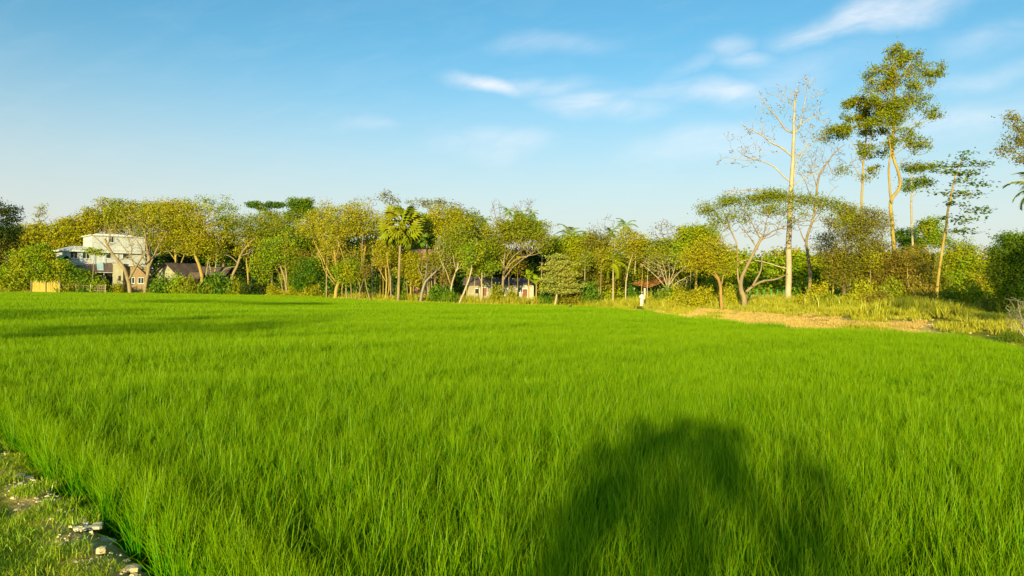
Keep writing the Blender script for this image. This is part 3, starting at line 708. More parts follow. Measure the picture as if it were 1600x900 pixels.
# --- white two-storey house at the far left
root, Lh, z0 = frame_root('white_house', 99, 123, 226, 131, label='white two storey house with pale roof and dark twin windows, left behind the hedge', cat='house')
def lx(px):  # local x of a photo column on this facade
    a = np.array(P(99, 450, 123)[:2]); b = np.array(P(226, 450, 131)[:2]); k = (px - 800) / F
    t = (k * a[1] - a[0]) / ((b[0] - a[0]) - k * (b[1] - a[1])); return t * Lh
DEP = 8.0; zr = zof(99, 390, 123, z0); zs = zof(99, 412, 123, z0)
w = MB(); w.box(0, Lh, 0, DEP, -.2, zr); w.build('wall', WHITE, root)
x1 = lx(143); zt = zof(180, 376, 131, z0); zu = zof(150, 363, 128, z0)
w = MB(); w.box(x1, Lh, .25, DEP - .3, zr + .02, zt + .55); w.build('upper_wall', WHITE, root)
rf = MB()   # low hipped pale roof of the long wing, with a fascia
e = .6; hgt = .75
V = [(-e, -e, zr), (Lh + .2, -e, zr), (Lh + .2, DEP + e, zr), (-e, DEP + e, zr), (1.6, 1.4, zr + hgt), (Lh - .3, 1.4, zr + hgt * .9), (Lh - .3, DEP - 1.4, zr + hgt * .9), (1.6, DEP - 1.4, zr + hgt)]
rf.hexa(V); rf.box(-e - .02, Lh + .22, -e - .02, -e + .06, zr - .28, zr - .002); rf.box(-e - .02, -e + .06, -e + .061, DEP + e, zr - .28, zr - .002)
ro = rf.build('roof', ROOFW, root)
for i in range(14):      # sheet seams
    s = MB(); xx = -e + (Lh + e) * (i + .5) / 14; x2 = min(max(xx, 1.7), Lh - .4)
    s.tube([(xx, -e, zr + .02), (x2, 1.4, zr + hgt * .95 + .02)], .03, 4); s.build('seam', ROOFW, ro)
rf = MB(); zz = zt + .55; rf.box(x1 - .3, Lh + .25, -.05, DEP, zz, zz + .16); rf.box(x1 + 1.2, Lh - 1.5, 2.5, DEP - .5, zz + .162, zz + .5)
rf.build('upper_roof', ROOFW, root)
zwin = zof(115, 398, 124.5, z0)
for px, wd, pn in ((115, 11, 2), (134, 10, 2), (169, 7, 1), (196, 9, 1)):
    window(root, lx(px), zwin, lx(px + wd / 2) - lx(px - wd / 2), 1.15 if px < 160 else .8, panes=pn)
window(root, lx(173), zof(173, 376, 130, z0) + .1, lx(177) - lx(169), 1.0, y=.25)
for px in (127, 147, 163, 183):
    c = MB(); c.box(lx(px) - .14, lx(px) + .14, -.10, -.002, zs - 1.2, zr - .29); c.build('pilaster', solid('paint_pale_blue', (.50, .58, .68), (.42, .5, .6), 1.5, .8), root)
# brown lean-to roof in front, with a blue skylight
root, L2, z0 = frame_root('tin_shed', 98, 121.5, 178, 124.5, label='low shed with dark brown tin roof and pale blue skylight below the white house', cat='shed')
zt, zb = zof(120, 409, 122, z0), zof(120, 424, 122, z0)
nb = 12
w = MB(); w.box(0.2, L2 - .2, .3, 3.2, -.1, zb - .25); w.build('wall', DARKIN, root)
for i in range(nb):
    xa, xb = L2 * i / nb, L2 * (i + 1) / nb - .03; dz = .02 * (i % 2)
    s = MB(); s.hexa([(xa, -.3, zb + dz), (xb, -.3, zb + dz), (xb, 3.6, zt + dz), (xa, 3.6, zt + dz), (xa, -.3, zb + .05 + dz), (xb, -.3, zb + .05 + dz), (xb, 3.6, zt + .05 + dz), (xa, 3.6, zt + .05 + dz)]); s.build('roof_sheet', TIN, root)
s = MB(); xa = L2 * .66; s.hexa([(xa, .2, zb + .28), (xa + .95, .2, zb + .28), (xa + .6, 3.3, zt + .05), (xa - .4, 3.3, zt + .05), (xa, .2, zb + .34), (xa + .95, .2, zb + .34), (xa + .6, 3.3, zt + .11), (xa - .4, 3.3, zt + .11)]); s.build('skylight', BLUEP, root)
s = MB(); s.box(L2 * .62, L2 * 1.02, -.9, -.32, zb - .15, zb - .08); s.build('awning', ROOFW, root)
for k in (.3, .6, .8, .98): s = MB(); s.box(L2 * k - .06, L2 * k + .06, -.2, -.08, -.1, zb - .27); s.build('post', FRAMEW, root)
# concrete block + brick outhouse right of it
root, L3, z0 = frame_root('concrete_outhouse', 176, 121.5, 192, 121.8, label='small pale concrete outhouse wall at the right end of the tin shed', cat='outbuilding')
h = zof(180, 413, 121.5, z0); w = MB(); w.box(0, L3, 0, 2.5, -.2, h); w.build('wall', CREAM, root); w = MB(); w.box(-.1, L3 + .1, -.1, 2.6, h + .002, h + .12); w.build('roof_slab', GREYW, root)
w = MB(); w.box(L3 * .55, L3 * .8, -.02, -.002, h * .45, h * .62); w.build('vent', DARKIN, root)
root, L3, z0 = frame_root('brick_house', 193, 123, 229, 124, label='unplastered brick house wall behind the bare forked tree', cat='house')
h = zof(205, 416, 123, z0); w = MB(); w.box(0, L3, 0.1, 4, -.2, h)
w.build('wall', BRICKM, root); w = MB(); w.box(-.3, L3 + .3, -.4, 4.2, h + .002, h + .16); w.build('roof_slab', GREYW, root)
w = MB(); nrow = 8
for i in range(nrow):
    zz = h * (i + .1) / nrow
    for j in range(6): x = L3 * (j + .5 * (i % 2)) / 6.5; w.box(x, x + L3 / 6.5 - .05, .06, .098, zz, zz + h / nrow - .05)
o = w.build('brick_facing', solid('brick_light', (.36, .26, .15), (.27, .18, .10), 4, .9), root); o['kind'] = 'stuff'
for k in (.35, .75): window(root, L3 * k, h * .5, .8, .9, y=.06)
# huts
def hut(name, label, pxL, pxR, d, y_eave, y_apex, depth_m, wallm, roofm, gable=True, doors=(), skew=0., cat='hut', over=.5, y_base=None, dR=None, wins=()):
    root, Lw, z0 = frame_root(name, pxL, d, pxR, dR or d + skew, label=label, cat=cat)
    pm = (pxL + pxR) / 2; ze = zof(pm, y_eave, d, z0); za = zof(pm, y_apex, d, z0)
    w = MB(); w.box(0, Lw, 0, depth_m, -.2, ze)
    if gable: w.add([(0, 0, ze), (Lw, 0, ze), (Lw / 2, 0, za), (0, depth_m, ze), (Lw, depth_m, ze), (Lw / 2, depth_m, za)], q=[(0, 3, 5, 2), (1, 2, 5, 4)], t=[(0, 2, 1), (3, 4, 5)])
    w.build('wall', wallm, root)
    if gable:
        for s in (0, 1):
            xa = -over if s == 0 else Lw + over; zl = ze - (za - ze) * over / (Lw / 2)
            n = 6
            for i in range(n):
                ya = -over + (depth_m + 2 * over) * i / n; yb = -over + (depth_m + 2 * over) * (i + 1) / n - .02; dz = .03 + .025 * (i % 2)
                r_ = MB(); r_.hexa([(xa, ya, zl + dz), (Lw / 2, ya, za + dz), (Lw / 2, yb, za + dz), (xa, yb, zl + dz), (xa, ya, zl + dz + .06), (Lw / 2, ya, za + dz + .06), (Lw / 2, yb, za + dz + .06), (xa, yb, zl + dz + .06)])
                r_.build('roof_sheet', roofm, root)
    else:
        n = max(3, int(Lw / .8))
        for i in range(n):
            xa = -over + (Lw + 2 * over) * i / n; xb = -over + (Lw + 2 * over) * (i + 1) / n - .02; dz = .03 + .025 * (i % 2); zf = ze - .15
            for (y0, z_0, y1, z_1) in ((-over, zf, depth_m / 2, za), (depth_m / 2 + .004, za, depth_m + over, zf)):
                r_ = MB(); r_.hexa([(xa, y0, z_0 + dz), (xb, y0, z_0 + dz), (xb, y1, z_1 + dz), (xa, y1, z_1 + dz), (xa, y0, z_0 + dz + .05), (xb, y0, z_0 + dz + .05), (xb, y1, z_1 + dz + .05), (xa, y1, z_1 + dz + .05)])
                r_.build('roof_sheet', roofm, root)
    for (k, wd, hh, zb, m_) in doors:
        q = MB(); q.box(Lw * k - wd / 2, Lw * k + wd / 2, -.06, -.003, zb, zb + hh); dd = q.build('door', m_, root)
        q = MB(); q.box(Lw * k - wd / 2 - .08, Lw * k - wd / 2, -.1, -.003, zb, zb + hh); q.box(Lw * k + wd / 2, Lw * k + wd / 2 + .08, -.1, -.003, zb, zb + hh); q.box(Lw * k - wd / 2 - .08, Lw * k + wd / 2 + .08, -.1, -.003, zb + hh, zb + hh + .08); q.build('door_frame', FRAMEW, dd)
    for (k, zc, wd, hh) in wins: window(root, Lw * k, zc, wd, hh)
    return root
hut('gabled_hut', 'small hut with pale gable end and brown roof beside the bare forked tree', 246, 277, 124, 427, 411, 6, CREAM, TIN, over=.6, doors=((.2, .8, 1.6, .3, DARKIN),), skew=-2)
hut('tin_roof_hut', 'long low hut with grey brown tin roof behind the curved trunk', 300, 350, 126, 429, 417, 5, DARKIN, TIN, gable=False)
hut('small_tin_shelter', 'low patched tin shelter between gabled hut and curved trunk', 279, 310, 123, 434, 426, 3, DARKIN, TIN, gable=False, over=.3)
hut('green_roof_house', 'house with bright green tin roof peeping over the leafy bush at far left', 6, 62, 130, 402, 391, 5, GREYW, TING, gable=False, wins=((.3, 2.5, .9, 1.0), (.7, 2.5, .9, 1.0)))
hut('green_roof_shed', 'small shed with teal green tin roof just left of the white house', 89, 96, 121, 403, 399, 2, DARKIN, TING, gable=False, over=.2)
hut('pink_house', 'pink walled upper storey glimpsed between the trees right of the fan palm', 644, 674, 118, 398, 389, 5, PINK, PINK, gable=False, wins=((.3, 4.1, .8, .8), (.7, 4.1, .8, .8)))
hut('yellow_house', 'low yellowish house with dark doorway behind the leaning pale trunk', 729, 751, 98, 444, 434, 4, CREAM, TIN, gable=False, doors=((.75, .5, .6, 1.4, DARKIN),))
hut('red_door_house', 'cream house with small dark red door left of the orange trunk', 752, 771, 97, 443, 434, 4, CREAM, TIN, gable=True, doors=((.28, .55, 1.0, 1.1, WOOD),), over=.35)
hut('grey_fence_house', 'grey corrugated walled house just left of the orange trunk', 772, 800, 99, 443, 436, 4, GREYW, TIN, gable=False, wins=((.5, 1.6, .7, .7),))
hut('white_cottage', 'pale cottage with red brown door and dark opening behind the banana plants', 798, 834, 99, 443, 435, 4, GREYW, TIN, gable=False, doors=((.22, .9, 1.25, .2, DARKIN), (.62, .65, 1.3, .7, WOOD)), wins=((.42, 1.9, .5, .6),))
# open shed with a rusty roof
root, Lw, z0 = frame_root('rusty_roof_shelter', 992, 97, 1018, 93, label='open shelter with orange rusted sloping roof on pale posts above the bushes', cat='shelter')
zl, zh = zof(1000, 444, 96, z0), zof(1000, 439, 96, z0)
n = 6
for i in range(n):
    xa = -.5 + (Lw + 1) * i / n; xb = -.5 + (Lw + 1) * (i + 1) / n - .02; k0 = -.55 * i / n; dz = .03 * (i % 2) + k0
    s = MB(); s.hexa([(xa, -.6, zl + dz), (xb, -.6, zl + dz), (xb, 2.6, zh + .7 + dz), (xa, 2.6, zh + .7 + dz), (xa, -.6, zl + dz + .05), (xb, -.6, zl + dz + .05), (xb, 2.6, zh + .75 + dz), (xa, 2.6, zh + .75 + dz)]); s.build('roof_sheet', TINR, root)
for x, y in ((.25, -.3), (Lw * .72, -.3), (.25, 2.3), (Lw * .72, 2.3)): s = MB(); s.box(x - .09, x + .09, y - .09, y + .09, -.1, zl - .5); s.build('post', FRAMEW, root)
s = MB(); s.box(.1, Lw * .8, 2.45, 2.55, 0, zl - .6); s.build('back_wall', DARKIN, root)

# ---------------------------------------------------------------- fences
def slat_fence(name, label, pxL, dL, pxR, dR, h, n, mat, posts, postm, gap=.3, horiz=False, ph=1.15, cat='fence'):
    root, Lw, z0 = frame_root(name, pxL, dL, pxR, dR, label=label, cat=cat)
    if horiz:
        for i in range(4): s = MB(); zz = h * (.2 + .25 * i); s.box(0, Lw, -.03, 0, zz, zz + .07); s.build('rail', mat, root)
    r = np.random.default_rng(int(pxL)); s = MB()
    for i in range(n):
        x = Lw * (i + .5) / n; ww = Lw / n * (1 - gap) / 2; zt_ = h * r.uniform(.84, 1.08); tl = r.normal(0, .05) * (.3 if horiz else 1); yy = .005 + .03 * r.random(); s.hexa([(x - ww, yy, -.1), (x + ww, yy, -.1), (x + ww, yy + .03, -.1), (x - ww, yy + .03, -.1), (x - ww + tl, yy, zt_), (x + ww + tl, yy, zt_ * r.uniform(.94, 1)), (x + ww + tl, yy + .03, zt_), (x - ww + tl, yy + .03, zt_)])
    o = s.build('slats', mat, root); o['kind'] = 'stuff'
    for k in range(posts): s = MB(); x = Lw * k / (posts - 1); s.tube([(x, -.08, -.2), (x, -.08, h * ph)], .06, 6); s.build('post', postm, root)
    return root
slat_fence('straw_fence', 'golden straw and bamboo screen at the field edge, far left', 49, 114.6, 94, 115.0, 1.95, 60, BAMB, 3, barkm('tan'), gap=-.5)
slat_fence('hedge_fence', 'thin bamboo post fence overgrown by a green hedge', 96, 115.4, 165, 116.2, 1.5, 26, barkm('tan'), 7, barkm('pale'), gap=.75, horiz=True)
slat_fence('lattice_fence', 'low pale bamboo lattice fence with green posts left of the tallest pale trunk', 1171, 80, 1224, 84, 1.0, 24, barkm('pale'), 6, GREENP, gap=.6, horiz=True, ph=1.7)
slat_fence('green_mesh_fence', 'bright green mesh fence glimpsed under the dark leaved trees', 1290, 90, 1345, 90, .9, 16, GREENP, 4, barkm('pale'), gap=.35, horiz=True)
# ---------------------------------------------------------------- trees, left to right
T = lambda label, d, trunk, crowns, **k: tree(k.pop('name', 'broadleaf_tree'), label, 'tree', d, trunk, crowns, **k)
# far left
T('dark green mango tree cut by the left edge of the view', 124, [(2, 456, 4), (3, 430), (4, 390, 3)], [(-8, 345, 40, 34, 170), (-8, 400, 38, 34, 150), (8, 372, 24, 24, 70)], pal='dark', bark='dark', per=60, leaf=.14, sig=.55)
T('brownish leaved low tree under the dark mango at far left', 122, [(-12, 457, 2), (-10, 430), (-8, 410)], [(-5, 400, 24, 26, 80), (-12, 425, 20, 20, 50)], pal='brown', per=40, leaf=.12)
T('broad bright green leafy tree in front of the green roof, far left', 119, [(52, 456, 2.5), (54, 440), (56, 415)], [(52, 415, 44, 26, 190), (85, 425, 28, 20, 90), (18, 430, 30, 18, 90), (62, 396, 22, 14, 50), (50, 438, 52, 14, 100)], pal='lime', per=50, leaf=.13, sig=.5)
T('dark bushy tree between the leafy tree and the tin shed', 119.5, [(124, 455, 2), (125, 440), (127, 430)], [(122, 434, 24, 13, 90), (106, 424, 14, 10, 40)], pal='green', per=48, leaf=.12)
T('yellow green hazy tree line behind the green roof at far left', 150, [(45, 452, 3), (46, 420), (48, 390)], [(42, 372, 34, 22, 110), (80, 366, 34, 18, 110), (20, 380, 25, 18, 70)], pal='yellow', per=40, leaf=.17, sig=.7)
T('feathery pale bamboo plume rising above the far left trees', 165, [(62, 452, 1.2), (62, 400), (63, 345)], [(62, 338, 8, 18, 26), (68, 330, 5, 8, 10)], pal='pale', per=12, leaf=.15, sig=.5, name='bamboo_clump')
T('golden tree directly behind the white house roof, left part', 150, [(105, 450, 3), (106, 410), (108, 380)], [(112, 362, 32, 20, 130), (128, 372, 26, 14, 80), (95, 375, 24, 14, 60)], pal='yellow', per=42, leaf=.16, sig=.65)
T('olive tree behind the white house, its crown over the upper roof', 152, [(150, 450, 3), (150, 400), (152, 370)], [(140, 348, 30, 18, 110), (165, 335, 32, 20, 120), (185, 350, 30, 18, 90)], pal='yellow', per=38, leaf=.16, sig=.65)
T('wide olive tree right behind the white house', 148, [(215, 450, 4), (214, 400), (212, 370)], [(205, 330, 36, 16, 130), (232, 345, 30, 26, 110), (190, 340, 25, 14, 60), (222, 372, 24, 20, 70)], pal='olive', per=36, leaf=.16, sig=.6)
# bare forked tree in front of the house
T('half bare pale tree leaning left, forked in front of the white house', 119, [(204, 457, 3.6), (200, 440, 3.2), (194, 420, 3), (184, 408, 2.8), (175, 396, 2.4), (168, 384, 2), (164, 372, 1.5)], [], bark='tan', pal='yellow', twig=.016,
  limbs=[[(202, 436, 2.4), (210, 420, 2), (222, 402, 1.6), (232, 390, 1.2)], [(175, 396, 1.5), (160, 380, 1), (148, 370, .7), (138, 362, .4)], [(168, 384, 1.3), (172, 362, .8), (166, 345, .5)], [(210, 420, 1.4), (204, 400, 1), (190, 385, .8), (182, 372, .5)], [(184, 408, 1.5), (205, 396, 1), (200, 375, .7), (190, 352, .5)]],
  bare_pts=[(165, 365, 30, 22, 80), (195, 370, 35, 28, 90), (215, 385, 22, 20, 50)])
T('many limbed tan tree right of the white house with sparse golden crown', 120, [(226, 457, 2.6), (229, 440, 2.6), (232, 420, 3.2), (233, 400, 3), (232, 385, 2.4)], [(222, 335, 45, 20, 90), (250, 355, 28, 26, 60)], bark='tan', pal='yellow', per=22, leaf=.12, sig=.6,
  limbs=[[(233, 400, 2.4), (228, 380, 2), (226, 362, 1.5), (215, 345, 1), (200, 335, .6)], [(232, 420, 2), (240, 400, 1.8), (248, 380, 1.4), (258, 362, .8)], [(233, 395, 2), (240, 372, 1.4), (240, 350, .8), (236, 335, .5)], [(233, 405, 1.6), (250, 396, 1.2), (268, 392, .7), (280, 388, .4)], [(236, 430, 2), (226, 422, 1.6), (212, 410, 1.2), (205, 402, .8)], [(230, 410, 2), (222, 400, 1.5), (220, 385, 1), (208, 370, .5)]],
  bare_pts=[(225, 360, 40, 30, 120)])
T('slim umbrella shaped young tree in front of the tin shed', 118.5, [(143.5, 457, .9), (144, 430, .7), (146, 402, .6)], [(146, 391, 13, 4.5, 30), (150, 397, 10, 2, 12)], pal='lime', per=16, leaf=.12, flat=.3)
# between huts and centre
T('round tree with large golden green crown left of centre', 127, [(280, 455, 3), (279, 430, 2.6), (277, 410, 2.6), (274, 390, 2)], [(268, 345, 36, 32, 190), (290, 360, 30, 30, 140), (255, 375, 20, 18, 50), (248, 330, 24, 16, 60)], pal='yellow', bark='gold', per=40, leaf=.13, sig=.55,
  limbs=[[(279, 425, 1.8), (285, 405, 1.4), (295, 385, 1)], [(277, 410, 1.5), (266, 395, 1.2), (258, 380, .8)]])
T('tree with thick curved golden trunk behind the low hedge', 121.5, [(313, 458, 3.4), (315.5, 445, 3), (316, 430, 3), (311, 412, 2.6), (306, 398, 2.4), (309, 385, 2)], [(306, 355, 40, 36, 190), (325, 375, 32, 26, 110), (290, 380, 24, 18, 50), (280, 335, 30, 24, 80)], pal='yellow', bark='gold', per=34, leaf=.12, sig=.55,
  limbs=[[(306, 398, 1.5), (296, 388, 1), (286, 382, .6)], [(309, 385, 1.8), (322, 380, 1.2), (338, 386, .8)], [(309, 385, 1.8), (302, 368, 1.2), (296, 350, .8)], [(309, 385, 1.5), (318, 365, 1.1), (316, 345, .7)]])
T('airy light green feathery tree rising behind, open crown against the sky', 155, [(330, 452, 2), (332, 400), (334, 360, 1.3)], [(325, 316, 38, 10, 60), (352, 330, 16, 14, 34), (335, 330, 30, 12, 28), (365, 326, 8, 4, 6)], pal='lime', per=15, leaf=.15, sig=.55)
T('dark green mid tree between the curved trunk and leaning tree', 132, [(352, 455, 2.4), (350, 430), (349, 400)], [(348, 385, 28, 24, 130), (352, 350, 12, 12, 30), (325, 398, 18, 14, 50)], pal='green', per=44, leaf=.13, sig=.55)
T('slender pale forked tree by the tin roofed hut', 122, [(332, 440, 1.1), (336, 425, .9), (339, 405, .8), (340, 395, .6)], [(342, 392, 16, 12, 40)], pal='olive', bark='pale', per=18, limbs=[[(332, 438, .9), (328, 420, .8), (326, 402, .7), (324, 395, .5)], [(321, 438, 1), (323, 420, .8), (325, 405, .6)]])
T('tan tree leaning far right with airy crown behind the hedge', 122, [(356, 446, 3), (362, 432, 2.6), (370, 416, 2.2), (375, 400, 1.8), (386, 384, 1.4), (400, 370, 1), (412, 362, .6)], [(400, 352, 38, 20, 130), (372, 358, 24, 22, 80), (425, 368, 24, 16, 60)], pal='olive', bark='tan', per=26, leaf=.12, sig=.6,
  limbs=[[(372, 412, 1.5), (362, 402, 1), (352, 398, .7)], [(375, 400, 1.2), (388, 396, .9), (398, 388, .6)], [(370, 416, 1), (352, 420, .8), (346, 430, .6), (348, 440, .6)]])
T('thin twin trunk golden tree between the leaning tree and the dark bush', 123, [(388, 455, 1.6), (388, 430, 1.5), (386, 405, 1.3), (388, 385, 1)], [(392, 375, 18, 16, 60), (380, 392, 14, 10, 30)], pal='yellow', bark='gold', per=26, limbs=[[(388, 425, 1), (393, 405, .9), (396, 385, .6)]])
T('flat topped green tree standing high behind at left centre', 150, [(420, 452, 2.4), (420, 400), (424, 350, 1.6)], [(395, 318, 10, 3, 16), (412, 323, 22, 5, 46), (436, 320, 14, 4, 26), (425, 335, 20, 4, 12)], pal='green', per=34, leaf=.15, sig=.45, flat=.4)
T('dark green round crown standing tallest at left centre', 148, [(465, 452, 2.4), (466, 400), (467, 345, 1.6)], [(470, 320, 19, 10, 80), (458, 335, 14, 10, 40), (482, 332, 12, 10, 30)], pal='green', per=48, leaf=.15, sig=.5)
T('tall olive tree behind the light leaning trunk', 140, [(425, 455, 2.6), (424, 420), (422, 385)], [(430, 352, 34, 20, 140), (408, 375, 20, 18, 60), (452, 370, 28, 24, 110)], pal='olive', per=34, leaf=.14, sig=.6)
T('green leafed tree, pale trunk leaning left behind bright shrubs', 118, [(449, 462, 2.6), (446, 440, 2), (440, 420, 1.6), (432, 400, 1.4), (424, 385, 1.1), (418, 375, .8)], [(425, 395, 22, 24, 90), (408, 415, 18, 22, 80), (446, 385, 22, 22, 70)], pal='lime', bark='tan', per=34, leaf=.12, sig=.5,
  limbs=[[(447, 445, 1.6), (447, 425, 1.4), (445, 405, 1), (446, 390, .7)], [(444, 460, 1.2), (440, 440, 1), (436, 424, .8)]])
T('deep green dense tree with thin trunk at the field edge', 115, [(499, 462, 1.4), (497, 445, 1.2), (492, 430, 1)], [(476, 428, 18, 22, 130), (488, 415, 14, 14, 50), (470, 445, 14, 10, 40)], pal='green', bark='tan', per=50, leaf=.12, sig=.45)
T('mid green tree with spreading crown above the deep green one', 130, [(470, 460, 2.4), (469, 420), (470, 390)], [(468, 375, 28, 24, 140), (455, 400, 20, 18, 60), (490, 385, 22, 26, 90)], pal='lime', per=36, leaf=.13, sig=.55)
T('golden tree over the wood with fine branches, left of the thick trunk', 122, [(500, 462, 2), (498, 430), (496, 390, 1.5)], [(505, 345, 30, 24, 150), (488, 355, 22, 22, 70), (520, 365, 22, 22, 70)], pal='yellow', bark='tan', per=28, leaf=.12, sig=.6)
T('tree with thick pale golden trunk fanning into many limbs left of the fan palm', 103, [(523.5, 465, 3.6), (525, 450, 3), (527, 438, 2.6), (526, 425, 2.2), (522, 405, 1.8), (520, 385, 1.3)], [(535, 345, 40, 24, 170), (560, 350, 26, 22, 90), (515, 372, 22, 20, 50)], pal='yellow', bark='gold', per=24, leaf=.11, sig=.55,
  limbs=[[(525, 440, 2), (515, 425, 1.7), (506, 405, 1.4), (498, 390, 1.1), (491, 375, .7)], [(524, 445, 1.6), (513, 432, 1.3), (505, 420, 1), (500, 402, .7)], [(526, 430, 1.8), (540, 412, 1.4), (550, 402, 1), (556, 396, .5)], [(522, 405, 1.5), (515, 390, 1.1), (508, 378, .8), (502, 362, .5)], [(522, 405, 1.3), (530, 388, 1), (532, 368, .7)], [(538, 410, 1), (532, 390, .8), (525, 372, .6)]],
  bare_pts=[(520, 390, 34, 26, 120)])
T('orange brown trunk with tall forked limbs left of the fan palm', 108, [(567, 455, 2.4), (567, 430, 2.2), (568, 405, 2), (570, 385, 1.8), (574, 372, 1.3)], [(572, 345, 26, 20, 80), (592, 352, 18, 16, 50), (558, 330, 20, 16, 40)], pal='yellow', bark='orange', per=24, sig=.5,
  limbs=[[(570, 385, 1.4), (574, 368, 1.2), (579, 350, 1), (576, 335, .7)], [(565, 400, 1.5), (564, 385, 1.2), (560, 370, 1), (556, 350, .6)], [(574, 370, 1), (568, 360, .8), (566, 345, .5)]])
T('bare pale twiggy crown above the golden trees left of the fan palm', 125, [(566, 458, 1.6), (566, 400, 1.4), (568, 350, 1)], [], pal='pale', bark='twig', limbs=[[(568, 350, .8), (562, 330, .6), (556, 312, .4)], [(568, 350, .8), (575, 328, .6), (580, 310, .4)]], bare_pts=[(568, 322, 22, 20, 130)], twig=.02)
T('small bright round tree at the bank left of the twin pale stems', 101, [(550, 466, 1), (548, 450, .9), (545, 435, .8)], [(545, 422, 20, 12, 80), (540, 434, 12, 8, 30)], pal='lime', per=36, leaf=.11, sig=.45)
T('slender young tree with a short fork, right of the thick golden trunk', 101, [(561, 466, .9), (563, 450, .8), (560, 436, .7)], [(562, 430, 9, 8, 20)], pal='olive', bark='tan', per=18, limbs=[[(563, 452, .7), (568, 440, .6), (570, 430, .4)]])
T('leaning slim brownish tree at the left start of the bare bank', 100, [(579, 468, 1), (574, 452, .9), (572, 438, .7), (571, 428, .6)], [(572, 422, 11, 9, 24)], pal='brown', bark='tan', per=16)
for i, (x, yb, yt, dd, r_, lab) in enumerate([
    (583, 455, 378, 108, 1.2, 'tall thin pale stem, leftmost of the bare stems left of the fan palm'),
    (588, 448, 385, 112, .9, 'thin pale stem close beside a twin, left of the fan palm'),
    (593, 456, 400, 106, .8, 'short thin stem with drooping brown leaves left of the fan palm'),
    (611, 460, 385, 104, .9, 'slender grey stem between the double trunk and the fan palm'),
    (637, 462, 395, 101, 1.0, 'slim orange stem immediately right of the fan palm'),
    (645, 458, 405, 103, .8, 'straight thin golden stem with foliage clumps right of the fan palm'),
    (651, 463, 415, 100, .7, 'short golden stem just left of the leaning grey trunk'),
    (510, 461, 400, 112, 1.3, 'straight olive trunk just left of the thick golden trunk'),
    (535, 460, 405, 112, .9, 'thin straight stem right behind the thick golden trunk'),
    (694, 455, 400, 96, 1.0, 'white barked thin straight stem near the brown hanging bundle'),
    (704, 455, 405, 97, 1.1, 'brownish stem in the thicket right of the pink house'),
    (473, 462, 405, 116, .9, 'thin stem in front of the deep green dense tree'), (542, 462, 410, 103, .8, 'thin stem behind the small bright round tree'), (556, 463, 398, 104, .9, 'pale stem right of the small bright round tree'),
    (598, 462, 408, 103, .8, 'thin crooked stem left of the double trunk'), (616, 462, 400, 105, .8, 'thin grey stem hard against the fan palm trunk, on its left'), (631, 464, 405, 101, .7, 'thin pale stem between fan palm and slim orange stem'),
    (670, 464, 410, 99, .9, 'golden stem below the pink house'), (676, 466, 405, 97, .8, 'pale stem right below the pink house'), (689, 464, 400, 97, .8, 'thin stem left of the brown hanging bundle'), (728, 464, 400, 93, .8, 'thin upright stem behind the pale trunk leaning right'),
    (742, 464, 402, 93, .7, 'thin stem in front of the yellow house'), (796, 466, 405, 92, .7, 'thin stem right of the orange trunk'), (808, 464, 408, 93, .6, 'thin stem in front of the pale cottage'), (915, 464, 405, 90, .9, 'pale thin stem right of the coconut palm'),
    (938, 464, 400, 90, .9, 'thin golden stem left of the hanging frond palm'), (1002, 462, 395, 92, .8, 'pale thin stem rising behind the rusty roof'), (1012, 464, 400, 90, .8, 'second thin stem rising behind the rusty roof'), (1078, 470, 402, 82, .9, 'pale stem under the lush yellow green crown'),
    (1300, 484, 400, 78, 1.0, 'pale thin stem left of the dark brown trunk'), (1330, 484, 410, 78, .9, 'thin stem between the twin dark trunks'), (1362, 486, 400, 77, 1.0, 'thin stem right of the twin dark trunks'), (1418, 486, 400, 77, .9, 'thin stem right of the tallest leafy tree'),
    (769, 462, 390, 92, .6, 'very thin straight pole like stem left of the orange trunk')]):
    T(lab, dd, [(x, yb, r_), (x + (i % 3 - 1) * 1.5, (yb + yt) / 2, r_ * .85), (x + (i % 2), yt, r_ * .6)], [(x, yt, 12, 12, 26), (x + 3, yt + 14, 8, 8, 10)], pal=('olive', 'yellow', 'brown')[i % 3], bark=('pale', 'tan', 'gold')[i % 3], per=22, leaf=.10, sig=.5, name='slender_tree')
T('double trunked golden tree directly left of the fan palm', 99, [(602, 467, 1.6), (604, 445, 1.5), (603, 420, 1.4), (606, 395, 1.2), (607, 380, 1)], [(603, 385, 18, 14, 50), (598, 402, 14, 12, 30)], pal='yellow', bark='gold', per=24,
  limbs=[[(606, 462, 1.8), (607, 440, 1.6), (606, 415, 1.4), (604, 395, 1)], [(603, 440, 1.1), (595, 425, .9), (588, 412, .7), (584, 402, .5)]])
palm('fan_palm', 'tallest fan palm with huge round crown of pleated leaves at the centre', 622.5, 458, 352, 96, kind='fan', n=50, size=1.36, lean=4, pal='olive', tr=2.3, bark='tan', seed=5)
palm('fan_palm', 'second smaller darker fan palm behind, right of the tallest one', 668, 455, 358, 112, kind='fan', n=34, size=1.2, lean=-1, pal='green', tr=2., bark='grey', seed=9)
T('thin sparse crown at the very top behind the fan palm', 125, [(608, 450, 1.5), (608, 380, 1.3), (606, 330, 1)], [(605, 308, 13, 10, 34), (616, 316, 12, 6, 14)], pal='dull', bark='grey', per=10, leaf=.13)
T('airy spreading tree behind the second fan palm, crown against the sky', 125, [(690, 455, 2.5), (692, 400, 2), (688, 360, 1.6)], [(675, 318, 24, 7, 34), (700, 325, 22, 12, 50), (715, 332, 16, 10, 30), (655, 318, 16, 5, 16)], pal='dull', bark='grey', per=12, leaf=.14, sig=.5,
  limbs=[[(688, 360, 1.2), (676, 340, .8), (664, 320, .5)], [(688, 360, 1.2), (700, 345, .8), (708, 332, .5)]], bare_pts=[(695, 335, 28, 16, 60)])
